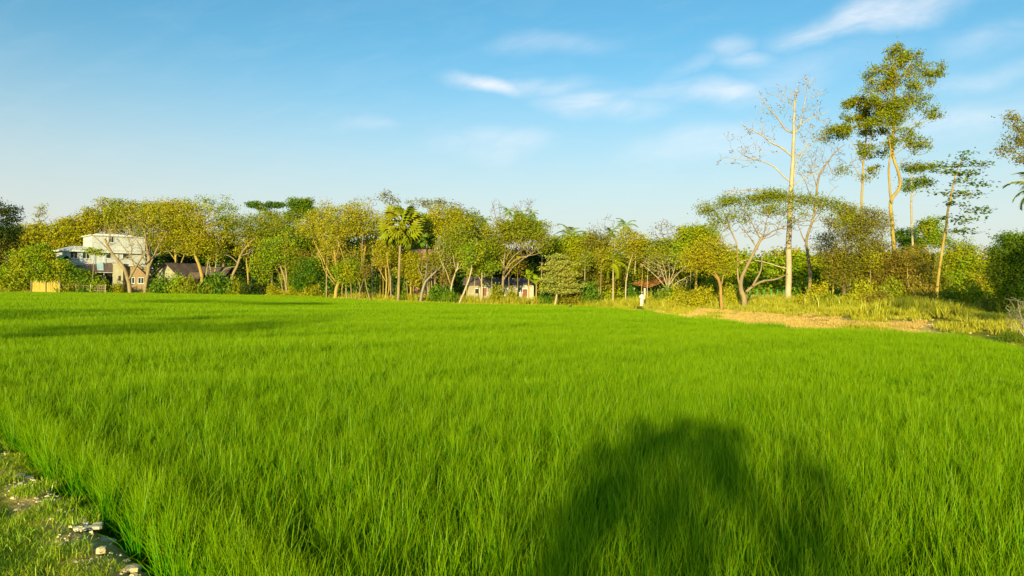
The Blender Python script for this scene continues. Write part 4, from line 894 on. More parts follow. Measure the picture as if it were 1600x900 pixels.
T('golden tree with arching limbs right of the pink house', 100, [(680, 462, 2), (680, 430, 2), (680, 400, 1.8), (681, 385, 1.5)], [(690, 345, 30, 22, 120), (708, 362, 24, 22, 90), (678, 350, 18, 18, 40)], pal='yellow', bark='tan', per=28, leaf=.11, sig=.5,
  limbs=[[(681, 390, 1.5), (690, 378, 1.2), (700, 372, 1), (706, 372, .6)], [(681, 385, 1.4), (679, 365, 1), (676, 345, .7)], [(682, 392, 1.2), (686, 376, 1), (696, 366, .7)]])
T('grey brown leaning trunk at the bare bank with wide bare limbs', 96, [(656, 469, 2.6), (659, 455, 2.3), (663, 440, 2), (672, 430, 1.6), (682, 420, 1.1), (690, 412, .7)], [(672, 405, 16, 10, 24)], pal='olive', bark='grey', per=18,
  limbs=[[(663, 440, 1.4), (667, 425, 1.1), (668, 412, .8)], [(663, 440, 1.2), (655, 425, .9), (650, 412, .5)], [(672, 430, 1.2), (684, 424, .9), (692, 422, .5)]], bare_pts=[(675, 415, 22, 18, 90)])
T('golden shrubby tree with hanging foliage left of the grey leaning trunk', 98, [(641, 466, 1.6), (641, 445, 1.5), (640, 425, 1.2)], [(640, 420, 18, 16, 90), (652, 430, 14, 16, 60), (645, 402, 12, 10, 30)], pal='yellow', bark='gold', per=34, leaf=.10)
T('pale forked tree, brown dead leaf bundle hanging by it, right of centre thicket', 92, [(703, 464, 1.6), (706, 440, 1.5), (712, 420, 1.3), (716, 400, 1), (720, 385, .7)], [(712, 375, 30, 24, 130), (725, 395, 20, 16, 50)], pal='olive', bark='pale', per=26, leaf=.10,
  limbs=[[(704, 445, 1), (698, 425, .9), (690, 410, .7), (686, 395, .5)], [(710, 428, 1), (722, 410, .8), (732, 400, .5)], [(712, 420, 1), (708, 400, .8), (710, 385, .5)]], bare_pts=[(712, 402, 26, 20, 90)])
T('brown dry leafed small tree in the thicket', 95, [(696, 462, 1.1), (697, 445, 1), (697, 435, .8)], [(697, 436, 6, 10, 30)], pal='brown', per=30, leaf=.09)
T('pale trunk leaning strongly right at the field edge, right end of the bare bank', 87, [(716, 475, 1.9), (723, 458, 1.7), (730, 440, 1.4), (735, 422, 1.2), (737, 408, .9)], [(735, 400, 18, 16, 60), (742, 385, 16, 12, 40)], pal='lime', bark='pale', per=26, leaf=.10)
T('thin pale tree left of the red door, forked below a light crown', 89, [(751, 466, 1.4), (752, 450, 1.3), (753, 432, 1.1), (754, 420, .8)], [(752, 410, 20, 14, 60), (740, 420, 14, 10, 30), (766, 418, 14, 10, 30)], pal='lime', bark='pale', per=24, leaf=.10, limbs=[[(752, 440, .8), (744, 428, .6), (738, 420, .4)]])
T('dense olive tree with rounded crown right of the airy one', 110, [(735, 455, 2), (735, 420), (738, 385)], [(722, 345, 26, 16, 100), (740, 365, 24, 24, 120), (752, 385, 18, 22, 70)], pal='olive', per=36, leaf=.13, sig=.5)
palm('areca_palm', 'small light palm crown left of the bare twiggy crown', 757, 455, 345, 115, n=9, size=1.1, tr=.7, pal='lime')
T('bare pinkish twiggy crown against the sky, left one right of centre', 130, [(778, 452, 2), (780, 400, 1.6), (781, 355, 1.2)], [], bark='twig', limbs=[[(781, 355, 1), (774, 335, .7), (768, 314, .4)], [(781, 355, 1), (782, 335, .7), (780, 318, .4)]], bare_pts=[(777, 330, 13, 20, 110)], twig=.02)
T('bare pinkish twiggy crown spreading right above the areca palms', 132, [(815, 452, 2), (816, 400, 1.6), (816, 350, 1.2)], [], bark='twig', limbs=[[(816, 350, 1), (822, 328, .7), (832, 314, .4)], [(816, 350, 1), (808, 330, .7), (802, 316, .4)]], bare_pts=[(816, 326, 22, 16, 120), (830, 316, 12, 8, 30)], twig=.02)
for x, y, dd, lab in ((794, 330, 118, 'areca palm top, first of the row above the umbrella crowned tree'), (810, 336, 116, 'bushy areca palm top in the middle of the row over the umbrella crown'),
                      (832, 333, 118, 'narrow areca palm top hanging down, third of the row over the umbrella crown'), (841, 350, 114, 'low areca palm top at the right end of the row over the umbrella crown'),
                      (917, 368, 105, 'lone small areca palm top right of the coconut palm'), (955, 362, 98, 'small areca palm by the thin bare crown'), (978, 352, 97, 'tallest areca palm right of the coconut palm')):
    palm('areca_palm', lab, x, 455, y, dd, n=10, size=(1.25 if x in (810, 978) else .95), tr=.7, pal='lime' if x not in (955,) else 'green', el_lo=-.6)
T('dark crown tucked under the areca palm tops', 114, [(818, 455, 1.8), (818, 410), (818, 370)], [(818, 350, 18, 12, 70), (835, 362, 14, 10, 40), (800, 365, 20, 14, 60)], pal='green', per=44, leaf=.13)
T('orange trunked tree whose limbs sweep up to the right under an umbrella crown', 91, [(785, 471, 2.4), (785, 455, 2.2), (786, 438, 2.2), (786, 420, 2), (788, 405, 1.7), (792, 390, 1.2)], [(790, 365, 36, 16, 130), (820, 362, 40, 18, 160), (775, 385, 20, 16, 60), (840, 378, 24, 14, 60), (805, 350, 36, 9, 70)], pal='olive', bark='tan', per=24, leaf=.10, sig=.45,
  limbs=[[(786, 438, 2), (796, 424, 1.7), (808, 412, 1.4), (822, 402, 1.1), (838, 392, .8), (848, 384, .5)], [(787, 430, 1.6), (798, 412, 1.3), (814, 402, 1), (835, 398, .7), (846, 394, .4)], [(788, 425, 1.5), (796, 408, 1.2), (812, 392, .9), (832, 380, .5)], [(788, 408, 1.4), (790, 390, 1), (790, 372, .7)], [(790, 405, 1.3), (802, 385, 1), (815, 372, .6)], [(787, 415, 1.2), (779, 400, .9), (772, 385, .5)], [(798, 420, 1), (812, 408, .8), (828, 398, .6), (842, 388, .4)]],
  bare_pts=[(815, 388, 34, 12, 110)])
T('dark leaved tree behind the pale cottage', 104, [(812, 458, 2.5), (812, 430), (812, 410)], [(812, 415, 40, 22, 200), (850, 420, 24, 24, 110), (780, 418, 18, 20, 60)], pal='dark', bark='dark', per=50, leaf=.13)
T('thin pale stem with a few hanging leaves right of the umbrella crown', 100, [(846, 455, 1), (846, 410, .9), (849, 370, .8), (850, 355, .5)], [(856, 354, 10, 4, 8)], bark='pale', pal='dull', per=8, leaf=.12, name='slender_tree')
for x, yt, dd, lab, sz in ((826, 436, 93, 'banana plant with upright leaves in front of the pale cottage', 1.0), (838, 444, 92, 'banana plant nearest the pale layered tree', .95), (845, 452, 93, 'small banana plant touching the pale layered tree', .7)):
    palm('banana_plant', lab, x, 463, yt, dd, kind='banana', n=8, size=sz, tr=1.3, pal='lime', bark='gold', el_lo=.2, el_hi=1.2)
T('pale layered tree with creamy leaf tiers, slanting trunk at the field edge', 86, [(866, 475, 1.9), (869, 462, 1.7), (871, 450, 1.4), (873, 430, 1.1), (874, 410, .7)], [(870, 402, 14, 3, 30), (876, 411, 22, 3, 44), (866, 420, 26, 3, 50), (878, 429, 28, 3.2, 60), (868, 438, 30, 3.2, 64), (878, 446, 28, 3, 54), (864, 454, 20, 3, 34), (888, 455, 14, 3, 20)], pal='pale', bark='pale', per=34, leaf=.10, sig=.32, flat=.35)
palm('coconut_palm', 'coconut palm with drooping golden fronds right of the pale layered tree', 892, 458, 368, 104, kind='coconut', n=18, size=1.05, tr=1.2, pal='lime', el_lo=-.9, seed=3)
T('soft green tree mass under the coconut palm', 100, [(895, 458, 2.4), (896, 420), (898, 400)], [(882, 385, 26, 18, 110), (905, 400, 28, 24, 160), (925, 395, 22, 24, 100), (905, 425, 26, 18, 90)], pal='lime', per=40, leaf=.12, sig=.5)
T('olive brown tree between the coconut palm and the tall areca', 95, [(935, 462, 2.4), (936, 430), (938, 400)], [(935, 385, 24, 22, 110), (930, 420, 26, 26, 150), (950, 435, 24, 18, 90)], pal='dull', per=42, leaf=.11, sig=.5)
palm('coconut_palm', 'young palm with long hanging fronds below the tall areca', 958, 465, 408, 90, kind='coconut', n=14, size=1.0, tr=1.3, pal='lime', el_lo=-.8, seed=4)
T('bare thin crown poking into the sky left of the tall areca', 112, [(950, 455, 1.2), (950, 400, 1), (951, 355, .8)], [], bark='twig', bare_pts=[(948, 350, 16, 16, 70)], twig=.018)
T('thin trunked golden tree right of the tall areca palm', 92, [(978, 463, 1.3), (979, 440, 1.2), (984, 415, 1), (990, 395, .8)], [(985, 375, 24, 16, 90), (1000, 390, 18, 20, 60), (972, 385, 16, 16, 40)], pal='yellow', bark='pale', per=28, leaf=.10, limbs=[[(992, 430, 1.1), (993, 400, 1), (995, 380, .7)]])
T('round bare pale crown on the skyline left of the bright green tree', 128, [(1042, 455, 2.2), (1042, 410, 1.8), (1042, 380, 1.4)], [(1040, 362, 26, 16, 24)], pal='dull', bark='twig', per=5, leaf=.14, bare_pts=[(1040, 362, 26, 19, 240)], twig=.02)
T('lush yellow green tree with broad crown left of the flat rain tree', 92, [(1085, 465, 2.2), (1086, 430, 2), (1088, 400, 1.6)], [(1082, 372, 24, 18, 130), (1098, 366, 20, 14, 80), (1070, 395, 22, 22, 110), (1100, 400, 22, 22, 100)], pal='lime', bark='gold', per=36, leaf=.12, sig=.5)
T('wide olive tree mass behind the pale fan shaped tree', 96, [(1030, 460, 2.2), (1030, 430), (1030, 405)], [(1020, 392, 28, 20, 120), (1048, 400, 28, 22, 130), (1060, 425, 24, 20, 90), (1010, 420, 22, 20, 70)], pal='olive', per=36, leaf=.12, sig=.5)
T('pale fan shaped tree with many straight bare limbs above the shelter', 86, [(1043, 462, 2), (1043, 450, 1.8), (1044, 442, 1.6)], [(1045, 405, 38, 16, 40)], pal='olive', bark='pale', per=14, twig=.018,
  limbs=[[(1043, 450, 1.2), (1036, 430, 1), (1030, 415, .8), (1024, 398, .4)], [(1042, 452, 1.1), (1028, 434, .9), (1012, 420, .7), (1000, 412, .4)], [(1044, 448, 1.2), (1046, 425, .9), (1044, 405, .5)], [(1044, 448, 1.2), (1056, 430, 1), (1068, 418, .8), (1080, 408, .4)], [(1045, 452, 1), (1060, 440, .8), (1074, 432, .6), (1086, 428, .4)], [(1043, 448, 1), (1040, 424, .8), (1034, 402, .5)], [(1044, 446, 1), (1052, 424, .8), (1056, 404, .5)]],
  bare_pts=[(1043, 415, 42, 20, 200)])
T('short bare crooked tree right of the shelter', 84, [(1064, 470, 1.4), (1060, 458, 1.2), (1055, 448, .9)], [], bark='pale', limbs=[[(1064, 466, 1), (1070, 452, .8), (1072, 438, .5)], [(1062, 462, .8), (1052, 458, .6), (1046, 452, .3)]], bare_pts=[(1064, 445, 16, 12, 60)], twig=.018)
# right group
rr_ = np.random.default_rng(44); RAIN = []
for x in range(1098, 1338, 8):
    k = (x - 1215) / 120.; y = 307 + 20 * k * k + rr_.uniform(-4, 6); RAIN.append((x + rr_.uniform(-5, 5), y, rr_.uniform(8, 15), rr_.uniform(3, 8), int(rr_.uniform(3, 11))))
for i in range(22):
    x = rr_.uniform(1110, 1320); k = (x - 1215) / 120.; RAIN.append((x, 322 + 16 * k * k + rr_.uniform(0, 22), rr_.uniform(6, 14), rr_.uniform(2, 5), int(rr_.uniform(2, 5))))
T('orange trunked tree, foremost left of the flat topped rain tree', 68, [(1127, 488, 3.4), (1127, 470, 3), (1126, 450, 2.8), (1122, 435, 2.4), (1114, 420, 1.8), (1108, 408, 1.2)], [(1110, 395, 32, 22, 150), (1090, 405, 24, 22, 90), (1130, 410, 18, 18, 50)], pal='yellow', bark='orange', per=30, leaf=.09, sig=.42,
  limbs=[[(1126, 450, 1.8), (1130, 430, 1.4), (1128, 410, .9)], [(1124, 440, 1.6), (1116, 430, 1.2), (1106, 424, .7)]])
T('flat topped rain tree with leaning forked trunk and wide umbrella crown', 68, [(1161, 489, 6, ), (1164, 475, 5), (1163, 462, 4.6), (1159, 452, 4), (1160, 438, 3.4), (1165, 424, 3), (1174, 405, 2.6), (1184, 386, 2.4), (1190, 375, 2.1), (1196, 367, 1.6)],
  RAIN,
  pal='olive', bark='tan', per=60, leaf=.08, sig=.38, flat=.7, twig=.02,
  limbs=[[(1159, 452, 2.6), (1153, 438, 2.2), (1152, 412, 2), (1151, 392, 2), (1149, 378, 1.8), (1140, 358, 1.5), (1134, 338, 1), (1128, 326, .6)], [(1151, 384, 1.8), (1136, 388, 1.6), (1122, 394, 1.4), (1114, 404, 1)], [(1136, 388, 1.2), (1131, 380, 1), (1122, 374, .8), (1115, 372, .5)],
         [(1166, 456, 3), (1180, 445, 2.6), (1195, 439, 2.3), (1210, 437, 1.8), (1222, 433, 1.2), (1232, 428, .7)], [(1176, 447, 2.4), (1186, 428, 2), (1190, 415, 1.8), (1189, 400, 1.4)], [(1190, 375, 1.8), (1206, 362, 1.5), (1222, 356, 1.3), (1236, 348, 1), (1260, 335, .6)],
         [(1190, 375, 1.6), (1178, 358, 1.2), (1170, 340, .8), (1160, 322, .5)], [(1193, 370, 1.5), (1196, 350, 1.1), (1202, 330, .7)], [(1184, 390, 1.4), (1172, 372, 1), (1160, 352, .8)]],
  bare_pts=[(1175, 350, 55, 26, 230), (1240, 340, 50, 20, 100)])
def blossoms(root, pts, r):
    k = r.random(len(pts)) < .4; T_ = pts[k]; V, q, rn = leaves_from(T_, 2.5, .12, .06, r, 1, .1, .9)
    link('blossoms', make_mesh('blossoms', V, [q], {'rnd': rn}), leafm('bud'), root)
tree('silk_cotton_tree', 'tallest pale straight trunk with bare tiered branches and reddish buds', 'tree', 76, [(1231, 484, 6.5), (1232, 470, 5.6), (1233, 440, 5.2), (1234, 400, 4.8), (1236, 350, 4.4), (1237, 314, 4), (1238, 290, 3.6), (1239, 250, 3), (1240.5, 208, 2.3), (1241, 175, 1.6), (1241, 150, 1), (1242, 138, .6)], [], bark='pale', twig=.019, extra=blossoms, seed=11,
  limbs=[[(1237, 286, 1.8), (1224, 276, 1.5), (1212, 262, 1.4), (1198, 254, 1.3), (1186, 250, 1.1), (1172, 246, .9), (1160, 240, .7), (1152, 232, .4)], [(1186, 250, .8), (1160, 250, .6), (1142, 247, .5), (1130, 244, .3)],
         [(1239, 246, 2), (1228, 236, 1.8), (1216, 228, 1.7), (1205, 223, 1.5), (1192, 213, 1.2), (1176, 204, .9), (1166, 200, .7), (1156, 188, .4)], [(1192, 213, .7), (1189, 198, .5), (1189, 188, .3)], [(1176, 204, .6), (1164, 212, .5), (1154, 213, .3)],
         [(1239.5, 208, 1.6), (1228, 203, 1.5), (1220, 192, 1.3), (1206, 176, 1.1), (1197, 166, .9), (1190, 156, .7), (1179, 147, .4)], [(1206, 178, .8), (1192, 176, .6), (1180, 169, .3)],
         [(1242, 208, 1.4), (1250, 195, 1.2), (1256, 172, 1), (1260, 155, .8), (1264, 136, .6), (1271, 124, .4), (1276, 118, .3)], [(1264, 138, .5), (1261, 126, .3), (1260, 118, .2)], [(1242, 205, 1.3), (1254, 192, 1.1), (1266, 184, .9), (1282, 179, .7), (1295, 172, .4)], [(1260, 155, .6), (1274, 150, .5), (1286, 142, .3)],
         [(1240, 250, 1.5), (1250, 238, 1.2), (1262, 228, 1), (1276, 218, .7), (1288, 212, .4)], [(1240, 284, 1.5), (1244, 262, 1.2), (1250, 248, 1), (1258, 239, .8), (1267, 235, .4)], [(1239, 290, 1.4), (1252, 281, 1.2), (1266, 273, 1), (1282, 268, .6)],
         [(1237, 314, 1.6), (1226, 309, 1.5), (1209, 303, 1.3), (1188, 298, 1.1), (1160, 297, .9), (1140, 301, .6), (1126, 302, .3)], [(1232, 420, 1.6), (1218, 417, 1.5), (1200, 411, 1.3), (1176, 406, 1.1), (1154, 409, .9), (1140, 417, .6), (1131, 423, .3)],
         [(1241, 175, .8), (1234, 160, .7), (1226, 150, .5), (1218, 145, .3)], [(1241, 170, .7), (1247, 152, .6), (1247, 140, .4)], [(1237, 318, 1), (1246, 312, .8), (1262, 308, .5)]],
  bare_pts=[(1235, 165, 54, 38, 170), (1178, 212, 40, 32, 80), (1158, 245, 38, 18, 70), (1262, 130, 16, 14, 30), (1268, 195, 30, 30, 120), (1262, 250, 24, 26, 80), (1160, 298, 34, 6, 40)])
T('pale half bare tree leaning right, just behind the tallest pale trunk', 86, [(1265, 481, 3.6), (1264, 460, 3.2), (1264, 430, 3), (1262, 400, 2.6), (1259, 375, 2.2), (1268, 350, 2), (1273, 325, 1.9), (1275, 300, 1.8), (1279, 273, 1.6), (1293, 253, 1.2), (1308, 234, .8), (1320, 226, .5)],
  [(1310, 206, 20, 9, 34), (1290, 215, 12, 6, 8), (1318, 265, 12, 8, 10)], pal='olive', bark='tan', per=30, leaf=.10, sig=.4, twig=.016, limbs=[[(1273, 325, 1.3), (1264, 300, 1), (1256, 282, .7), (1248, 270, .4)], [(1276, 292, 1), (1270, 270, .7), (1262, 255, .4)], [(1262, 385, 1.6), (1254, 370, 1.3), (1248, 352, .8)], [(1293, 253, .8), (1300, 270, .6), (1312, 276, .3)], [(1268, 350, 1.2), (1284, 330, .9), (1300, 300, .6), (1312, 290, .4)]],
  bare_pts=[(1290, 250, 38, 34, 260), (1262, 270, 20, 26, 80)])
T('tall tree with tufted yellow green clumps left of the tallest leafy tree', 84, [(1347, 482, 3), (1346, 440, 2.8), (1346, 400, 2.5), (1345, 350, 2.1), (1345, 300, 1.8), (1348, 255, 1.5), (1351, 215, 1.2), (1350, 180, .8)],
  [(1348, 162, 22, 10, 20), (1366, 172, 26, 16, 30), (1326, 164, 9, 6, 6), (1314, 204, 20, 10, 14), (1368, 202, 26, 14, 20), (1350, 192, 22, 14, 14), (1346, 234, 14, 10, 7), (1366, 236, 16, 12, 9), (1335, 182, 18, 8, 8), (1360, 275, 18, 14, 6)], pal='olive', bark='gold', per=72, leaf=.105, sig=.29, flat=.75,
  limbs=[[(1348, 255, 1), (1338, 235, .8), (1330, 220, .5), (1318, 210, .4)], [(1349, 240, 1), (1358, 222, .8), (1368, 205, .5)], [(1346, 285, 1), (1336, 262, .7), (1330, 250, .4)]], bare_pts=[(1345, 250, 24, 30, 60)])
T('tallest leafy tree, yellow trunk with a twisted fork, right of the bare one', 80, [(1396, 486, 4), (1396, 450, 3.6), (1396, 420, 3.4), (1397, 389, 3.2), (1395, 350, 3), (1394, 315, 2.8), (1402, 302, 2.6), (1409, 288, 2.5), (1404, 264, 2.4), (1396, 242, 2.3), (1397, 215, 2.3), (1399, 190, 2.1), (1401, 160, 1.8), (1402, 125, 1.4), (1399, 95, 1), (1400, 72, .5)],
  [(1400, 82, 12, 10, 12), (1424, 86, 16, 8, 12), (1404, 112, 38, 24, 44), (1452, 112, 20, 22, 22), (1374, 122, 24, 20, 22), (1432, 142, 26, 20, 22), (1384, 150, 34, 22, 36), (1408, 170, 30, 18, 26), (1376, 182, 24, 16, 20), (1400, 205, 16, 22, 16), (1445, 165, 18, 14, 8), (1462, 182, 14, 4, 6), (1426, 212, 16, 16, 14), (1436, 226, 16, 10, 8), (1388, 232, 12, 12, 6)],
  pal='olive', bark='gold', per=72, leaf=.105, sig=.29, flat=.8, twig=.02,
  limbs=[[(1394, 318, 2.4), (1389, 300, 2.3), (1387, 275, 2.1), (1387, 255, 1.8), (1390, 235, 1.3), (1385, 215, .9)], [(1399, 190, 1.2), (1412, 172, 1), (1430, 150, .7), (1444, 132, .4)], [(1400, 165, 1.2), (1386, 150, .9), (1372, 138, .5)], [(1402, 130, 1), (1414, 112, .8), (1424, 95, .5)], [(1397, 205, 1.1), (1420, 196, .8), (1445, 190, .6), (1460, 184, .3)], [(1396, 242, 1), (1412, 232, .8), (1424, 215, .5)], [(1402, 120, .9), (1388, 108, .7), (1376, 102, .4)]],
  bare_pts=[(1425, 240, 34, 24, 70), (1405, 130, 40, 50, 120)])
T('slim tree with small green clumps right of the tallest leafy tree', 82, [(1429, 484, 2.4), (1428, 440, 2.2), (1428, 404, 2), (1427, 360, 1.8), (1426, 310, 1.6), (1426, 280, 1.2), (1428, 262, .8)],
  [(1428, 262, 20, 6, 34), (1440, 285, 18, 7, 34), (1418, 290, 14, 10, 22), (1450, 262, 14, 5, 20)], pal='green', bark='pale', per=26, leaf=.10, sig=.35, bare_pts=[(1432, 285, 22, 18, 40)])
T('leaning tree with large scattered leaves on flat tiers, right of the slim one', 78, [(1465, 486, 3), (1465, 470, 2.6), (1467, 440, 2.4), (1474, 400, 2.2), (1481, 360, 2), (1488, 315, 1.7), (1494, 285, 1.3), (1498, 268, 1), (1506, 250, .7), (1510, 240, .5)],
  [(1510, 244, 14, 8, 12), (1490, 258, 26, 4, 18), (1525, 256, 24, 4, 20), (1512, 270, 26, 5, 24), (1478, 268, 18, 4, 12), (1530, 288, 20, 4, 14), (1500, 286, 20, 5, 12), (1515, 305, 30, 5, 22), (1490, 318, 20, 4, 10), (1525, 328, 24, 4, 16), (1470, 300, 16, 4, 8), (1508, 345, 26, 4, 14), (1505, 362, 32, 5, 20), (1478, 340, 14, 4, 6)],
  pal='green', bark='gold', per=7, leaf=.17, sig=.42, flat=.35, aspect=.7, twig=.014, up=1.2)
T('small vivid green crown seen through the gap between the two slim trunks', 100, [(1458, 470, 1.8), (1456, 430, 1.6), (1450, 400, 1.3), (1446, 385, 1)], [(1452, 356, 16, 14, 60), (1462, 372, 18, 14, 60), (1436, 378, 10, 8, 16)], pal='lime', bark='tan', per=38, leaf=.12, sig=.5, limbs=[[(1450, 400, 1.2), (1440, 380, 1), (1432, 366, .6)]])
T('small green crown just right of the tallest trunk', 98, [(1415, 470, 1.6), (1415, 420, 1.4), (1414, 390, 1)], [(1414, 370, 14, 14, 60), (1425, 385, 12, 10, 30)], pal='green', per=38, leaf=.12)
T('dark small leaved tree in front, brown trunk, right of the pale leaning one', 78, [(1318, 484, 4), (1318, 460, 3.6), (1319, 430, 3.2), (1322, 400, 2.6)], [(1322, 352, 34, 24, 170), (1300, 390, 28, 26, 130), (1335, 400, 30, 30, 170), (1315, 430, 30, 18, 90), (1345, 335, 22, 14, 60)], pal='dull', bark='dark', per=32, leaf=.085, sig=.42, twig=.016)
T('dark trunked twin with small brownish leaves beside the darkest trunk', 80, [(1344, 486, 3), (1344, 460, 2.6), (1345, 430, 2.4), (1348, 400, 2)], [(1358, 365, 26, 22, 110), (1370, 400, 26, 28, 140), (1352, 435, 26, 18, 90), (1372, 345, 20, 14, 50)], pal='dull', bark='dark', per=32, leaf=.085, sig=.42)
T('rusty leaved dense tree around the foot of the tallest trunk', 79, [(1388, 488, 2), (1390, 465, 2), (1392, 440, 1.8)], [(1395, 415, 28, 26, 170), (1415, 430, 24, 26, 130), (1400, 445, 26, 16, 90), (1380, 440, 22, 20, 80)], pal='brown', bark='dark', per=36, leaf=.085, sig=.42)
T('tangled olive thicket tree left of the leaning trunk foot', 82, [(1442, 486, 2), (1442, 460, 1.8), (1442, 440, 1.4)], [(1440, 420, 26, 26, 130), (1450, 445, 26, 18, 100), (1435, 395, 16, 14, 40)], pal='dull', per=36, leaf=.09, sig=.42)
T('green leafy tree right of the leaning trunk', 84, [(1510, 484, 2.2), (1510, 450, 2), (1510, 420, 1.6)], [(1502, 400, 26, 20, 130), (1520, 425, 26, 20, 120), (1495, 440, 24, 20, 100), (1535, 448, 22, 16, 70)], pal='lime', per=38, leaf=.10, sig=.45)
T('far bare pale flat crown at the right skyline', 150, [(1530, 460, 2), (1531, 430, 1.8), (1532, 405, 1.5)], [(1532, 392, 28, 8, 40)], bark='twig', pal='pale', per=10, leaf=.16, bare_pts=[(1532, 393, 28, 10, 160)], twig=.025)
T('olive bush tree at the right below the far bare crown', 80, [(1548, 484, 1.8), (1548, 460, 1.6), (1549, 445, 1.2)], [(1545, 440, 22, 14, 80), (1560, 455, 20, 12, 60), (1530, 460, 20, 12, 60)], pal='yellow', per=34, leaf=.09)
T('dense dark green tree at the right edge of the view', 50, [(1592, 512, 5), (1592, 480, 4.5), (1594, 450, 4)], [(1590, 395, 36, 26, 170), (1572, 430, 26, 24, 130), (1612, 410, 40, 45, 220), (1590, 455, 34, 24, 150), (1572, 372, 14, 6, 26), (1600, 485, 36, 18, 110)], pal='green', bark='dark', per=46, leaf=.07, sig=.3)
T('sparse leaved branches entering high from the right edge', 58, [(1640, 505, 5), (1638, 430, 4.5), (1630, 350, 3.5), (1622, 290, 2.5), (1616, 260, 2)], [(1592, 215, 22, 14, 40), (1575, 182, 12, 6, 12), (1590, 195, 14, 8, 18), (1572, 235, 16, 8, 20), (1600, 245, 18, 10, 30), (1620, 215, 24, 30, 60)], pal='dull', bark='tan', per=18, leaf=.085, sig=.3, twig=.014,
  limbs=[[(1618, 270, 1.6), (1604, 250, 1.3), (1590, 240, 1), (1576, 232, .5)], [(1617, 262, 1.4), (1602, 225, 1), (1588, 200, .7), (1576, 186, .4)]])
palm('coconut_palm', 'coconut palm with bright fronds hanging in at the right edge', 1622, 505, 292, 52, kind='coconut', n=20, size=.85, tr=3., pal='lime', el_lo=-1.1, seed=8)
T('dry leafless shrub with grey twigs at the right edge near the rice', 31, [(1612, 545, 2), (1606, 525, 1.8), (1600, 505, 1.4)], [], bark='grey', twig=.008, name='dry_shrub', limbs=[[(1608, 535, 1.4), (1592, 515, 1), (1580, 498, .6), (1572, 488, .4)], [(1604, 520, 1.2), (1596, 495, .9), (1590, 470, .5)], [(1608, 530, 1), (1612, 500, .8), (1604, 470, .5)]], bare_pts=[(1592, 490, 22, 26, 130)])

# ---- fill: wood behind the first rows, each tree with its own label ---------
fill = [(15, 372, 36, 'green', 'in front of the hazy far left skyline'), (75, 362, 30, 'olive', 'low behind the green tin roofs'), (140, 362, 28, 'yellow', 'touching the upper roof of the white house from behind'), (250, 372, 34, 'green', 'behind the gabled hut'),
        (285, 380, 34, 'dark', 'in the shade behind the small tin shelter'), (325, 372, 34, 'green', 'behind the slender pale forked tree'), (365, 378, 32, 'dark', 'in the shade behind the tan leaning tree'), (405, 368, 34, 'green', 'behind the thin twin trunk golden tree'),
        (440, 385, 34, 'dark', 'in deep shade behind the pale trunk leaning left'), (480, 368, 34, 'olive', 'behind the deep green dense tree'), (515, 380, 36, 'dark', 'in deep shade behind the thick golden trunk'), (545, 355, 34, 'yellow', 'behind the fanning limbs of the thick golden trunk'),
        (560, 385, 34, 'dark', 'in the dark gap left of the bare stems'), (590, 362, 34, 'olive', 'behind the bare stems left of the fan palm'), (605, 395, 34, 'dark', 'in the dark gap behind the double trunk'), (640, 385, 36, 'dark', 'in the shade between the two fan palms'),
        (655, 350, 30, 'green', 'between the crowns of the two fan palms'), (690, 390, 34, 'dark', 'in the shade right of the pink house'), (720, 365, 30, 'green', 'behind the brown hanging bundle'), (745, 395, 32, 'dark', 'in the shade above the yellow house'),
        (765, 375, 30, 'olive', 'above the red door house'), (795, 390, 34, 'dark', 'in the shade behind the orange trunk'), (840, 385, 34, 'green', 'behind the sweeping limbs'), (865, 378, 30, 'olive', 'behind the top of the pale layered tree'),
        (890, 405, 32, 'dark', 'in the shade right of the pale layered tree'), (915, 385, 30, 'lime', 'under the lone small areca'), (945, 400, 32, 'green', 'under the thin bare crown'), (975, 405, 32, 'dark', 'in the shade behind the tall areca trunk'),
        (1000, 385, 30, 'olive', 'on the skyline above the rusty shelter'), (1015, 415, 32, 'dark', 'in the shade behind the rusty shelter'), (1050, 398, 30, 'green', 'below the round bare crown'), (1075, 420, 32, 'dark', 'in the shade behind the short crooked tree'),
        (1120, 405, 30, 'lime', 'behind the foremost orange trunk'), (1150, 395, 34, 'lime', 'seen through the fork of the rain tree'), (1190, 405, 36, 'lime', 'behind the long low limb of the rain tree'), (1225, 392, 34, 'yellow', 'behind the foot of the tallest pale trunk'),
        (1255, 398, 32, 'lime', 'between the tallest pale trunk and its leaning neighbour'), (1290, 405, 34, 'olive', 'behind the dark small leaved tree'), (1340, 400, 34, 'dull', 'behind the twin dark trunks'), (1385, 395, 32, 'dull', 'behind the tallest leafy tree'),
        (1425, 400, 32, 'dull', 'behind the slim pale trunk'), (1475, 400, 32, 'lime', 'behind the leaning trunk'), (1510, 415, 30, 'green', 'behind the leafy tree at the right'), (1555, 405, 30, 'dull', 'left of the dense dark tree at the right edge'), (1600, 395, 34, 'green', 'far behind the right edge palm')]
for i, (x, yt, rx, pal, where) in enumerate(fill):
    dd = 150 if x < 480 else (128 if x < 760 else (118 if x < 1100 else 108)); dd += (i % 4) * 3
    hgt = 452 - yt; kind = {'dark': 'shade-coloured dark green', 'green': 'mid green', 'olive': 'olive green', 'yellow': 'golden', 'lime': 'light green', 'dull': 'brownish green'}[pal]  # dark palette puts the wood's inner shade into the leaf colour
    T('%s background tree %s' % (kind, where), dd, [(x, 456, 2), (x + 2, 456 - hgt * .3, 1.8), (x, 456 - hgt * .55, 1.3)], [(x, yt + hgt * .25, rx * .8, hgt * .26, 70), (x + rx * .2, yt + hgt * .55, rx, hgt * .3, 100), (x - rx * .3, yt + hgt * .78, rx, hgt * .22, 60)], pal=pal, bark='tan', per=32, leaf=.22, sig=.75, name='background_tree', group='trees of the wood behind the first row')

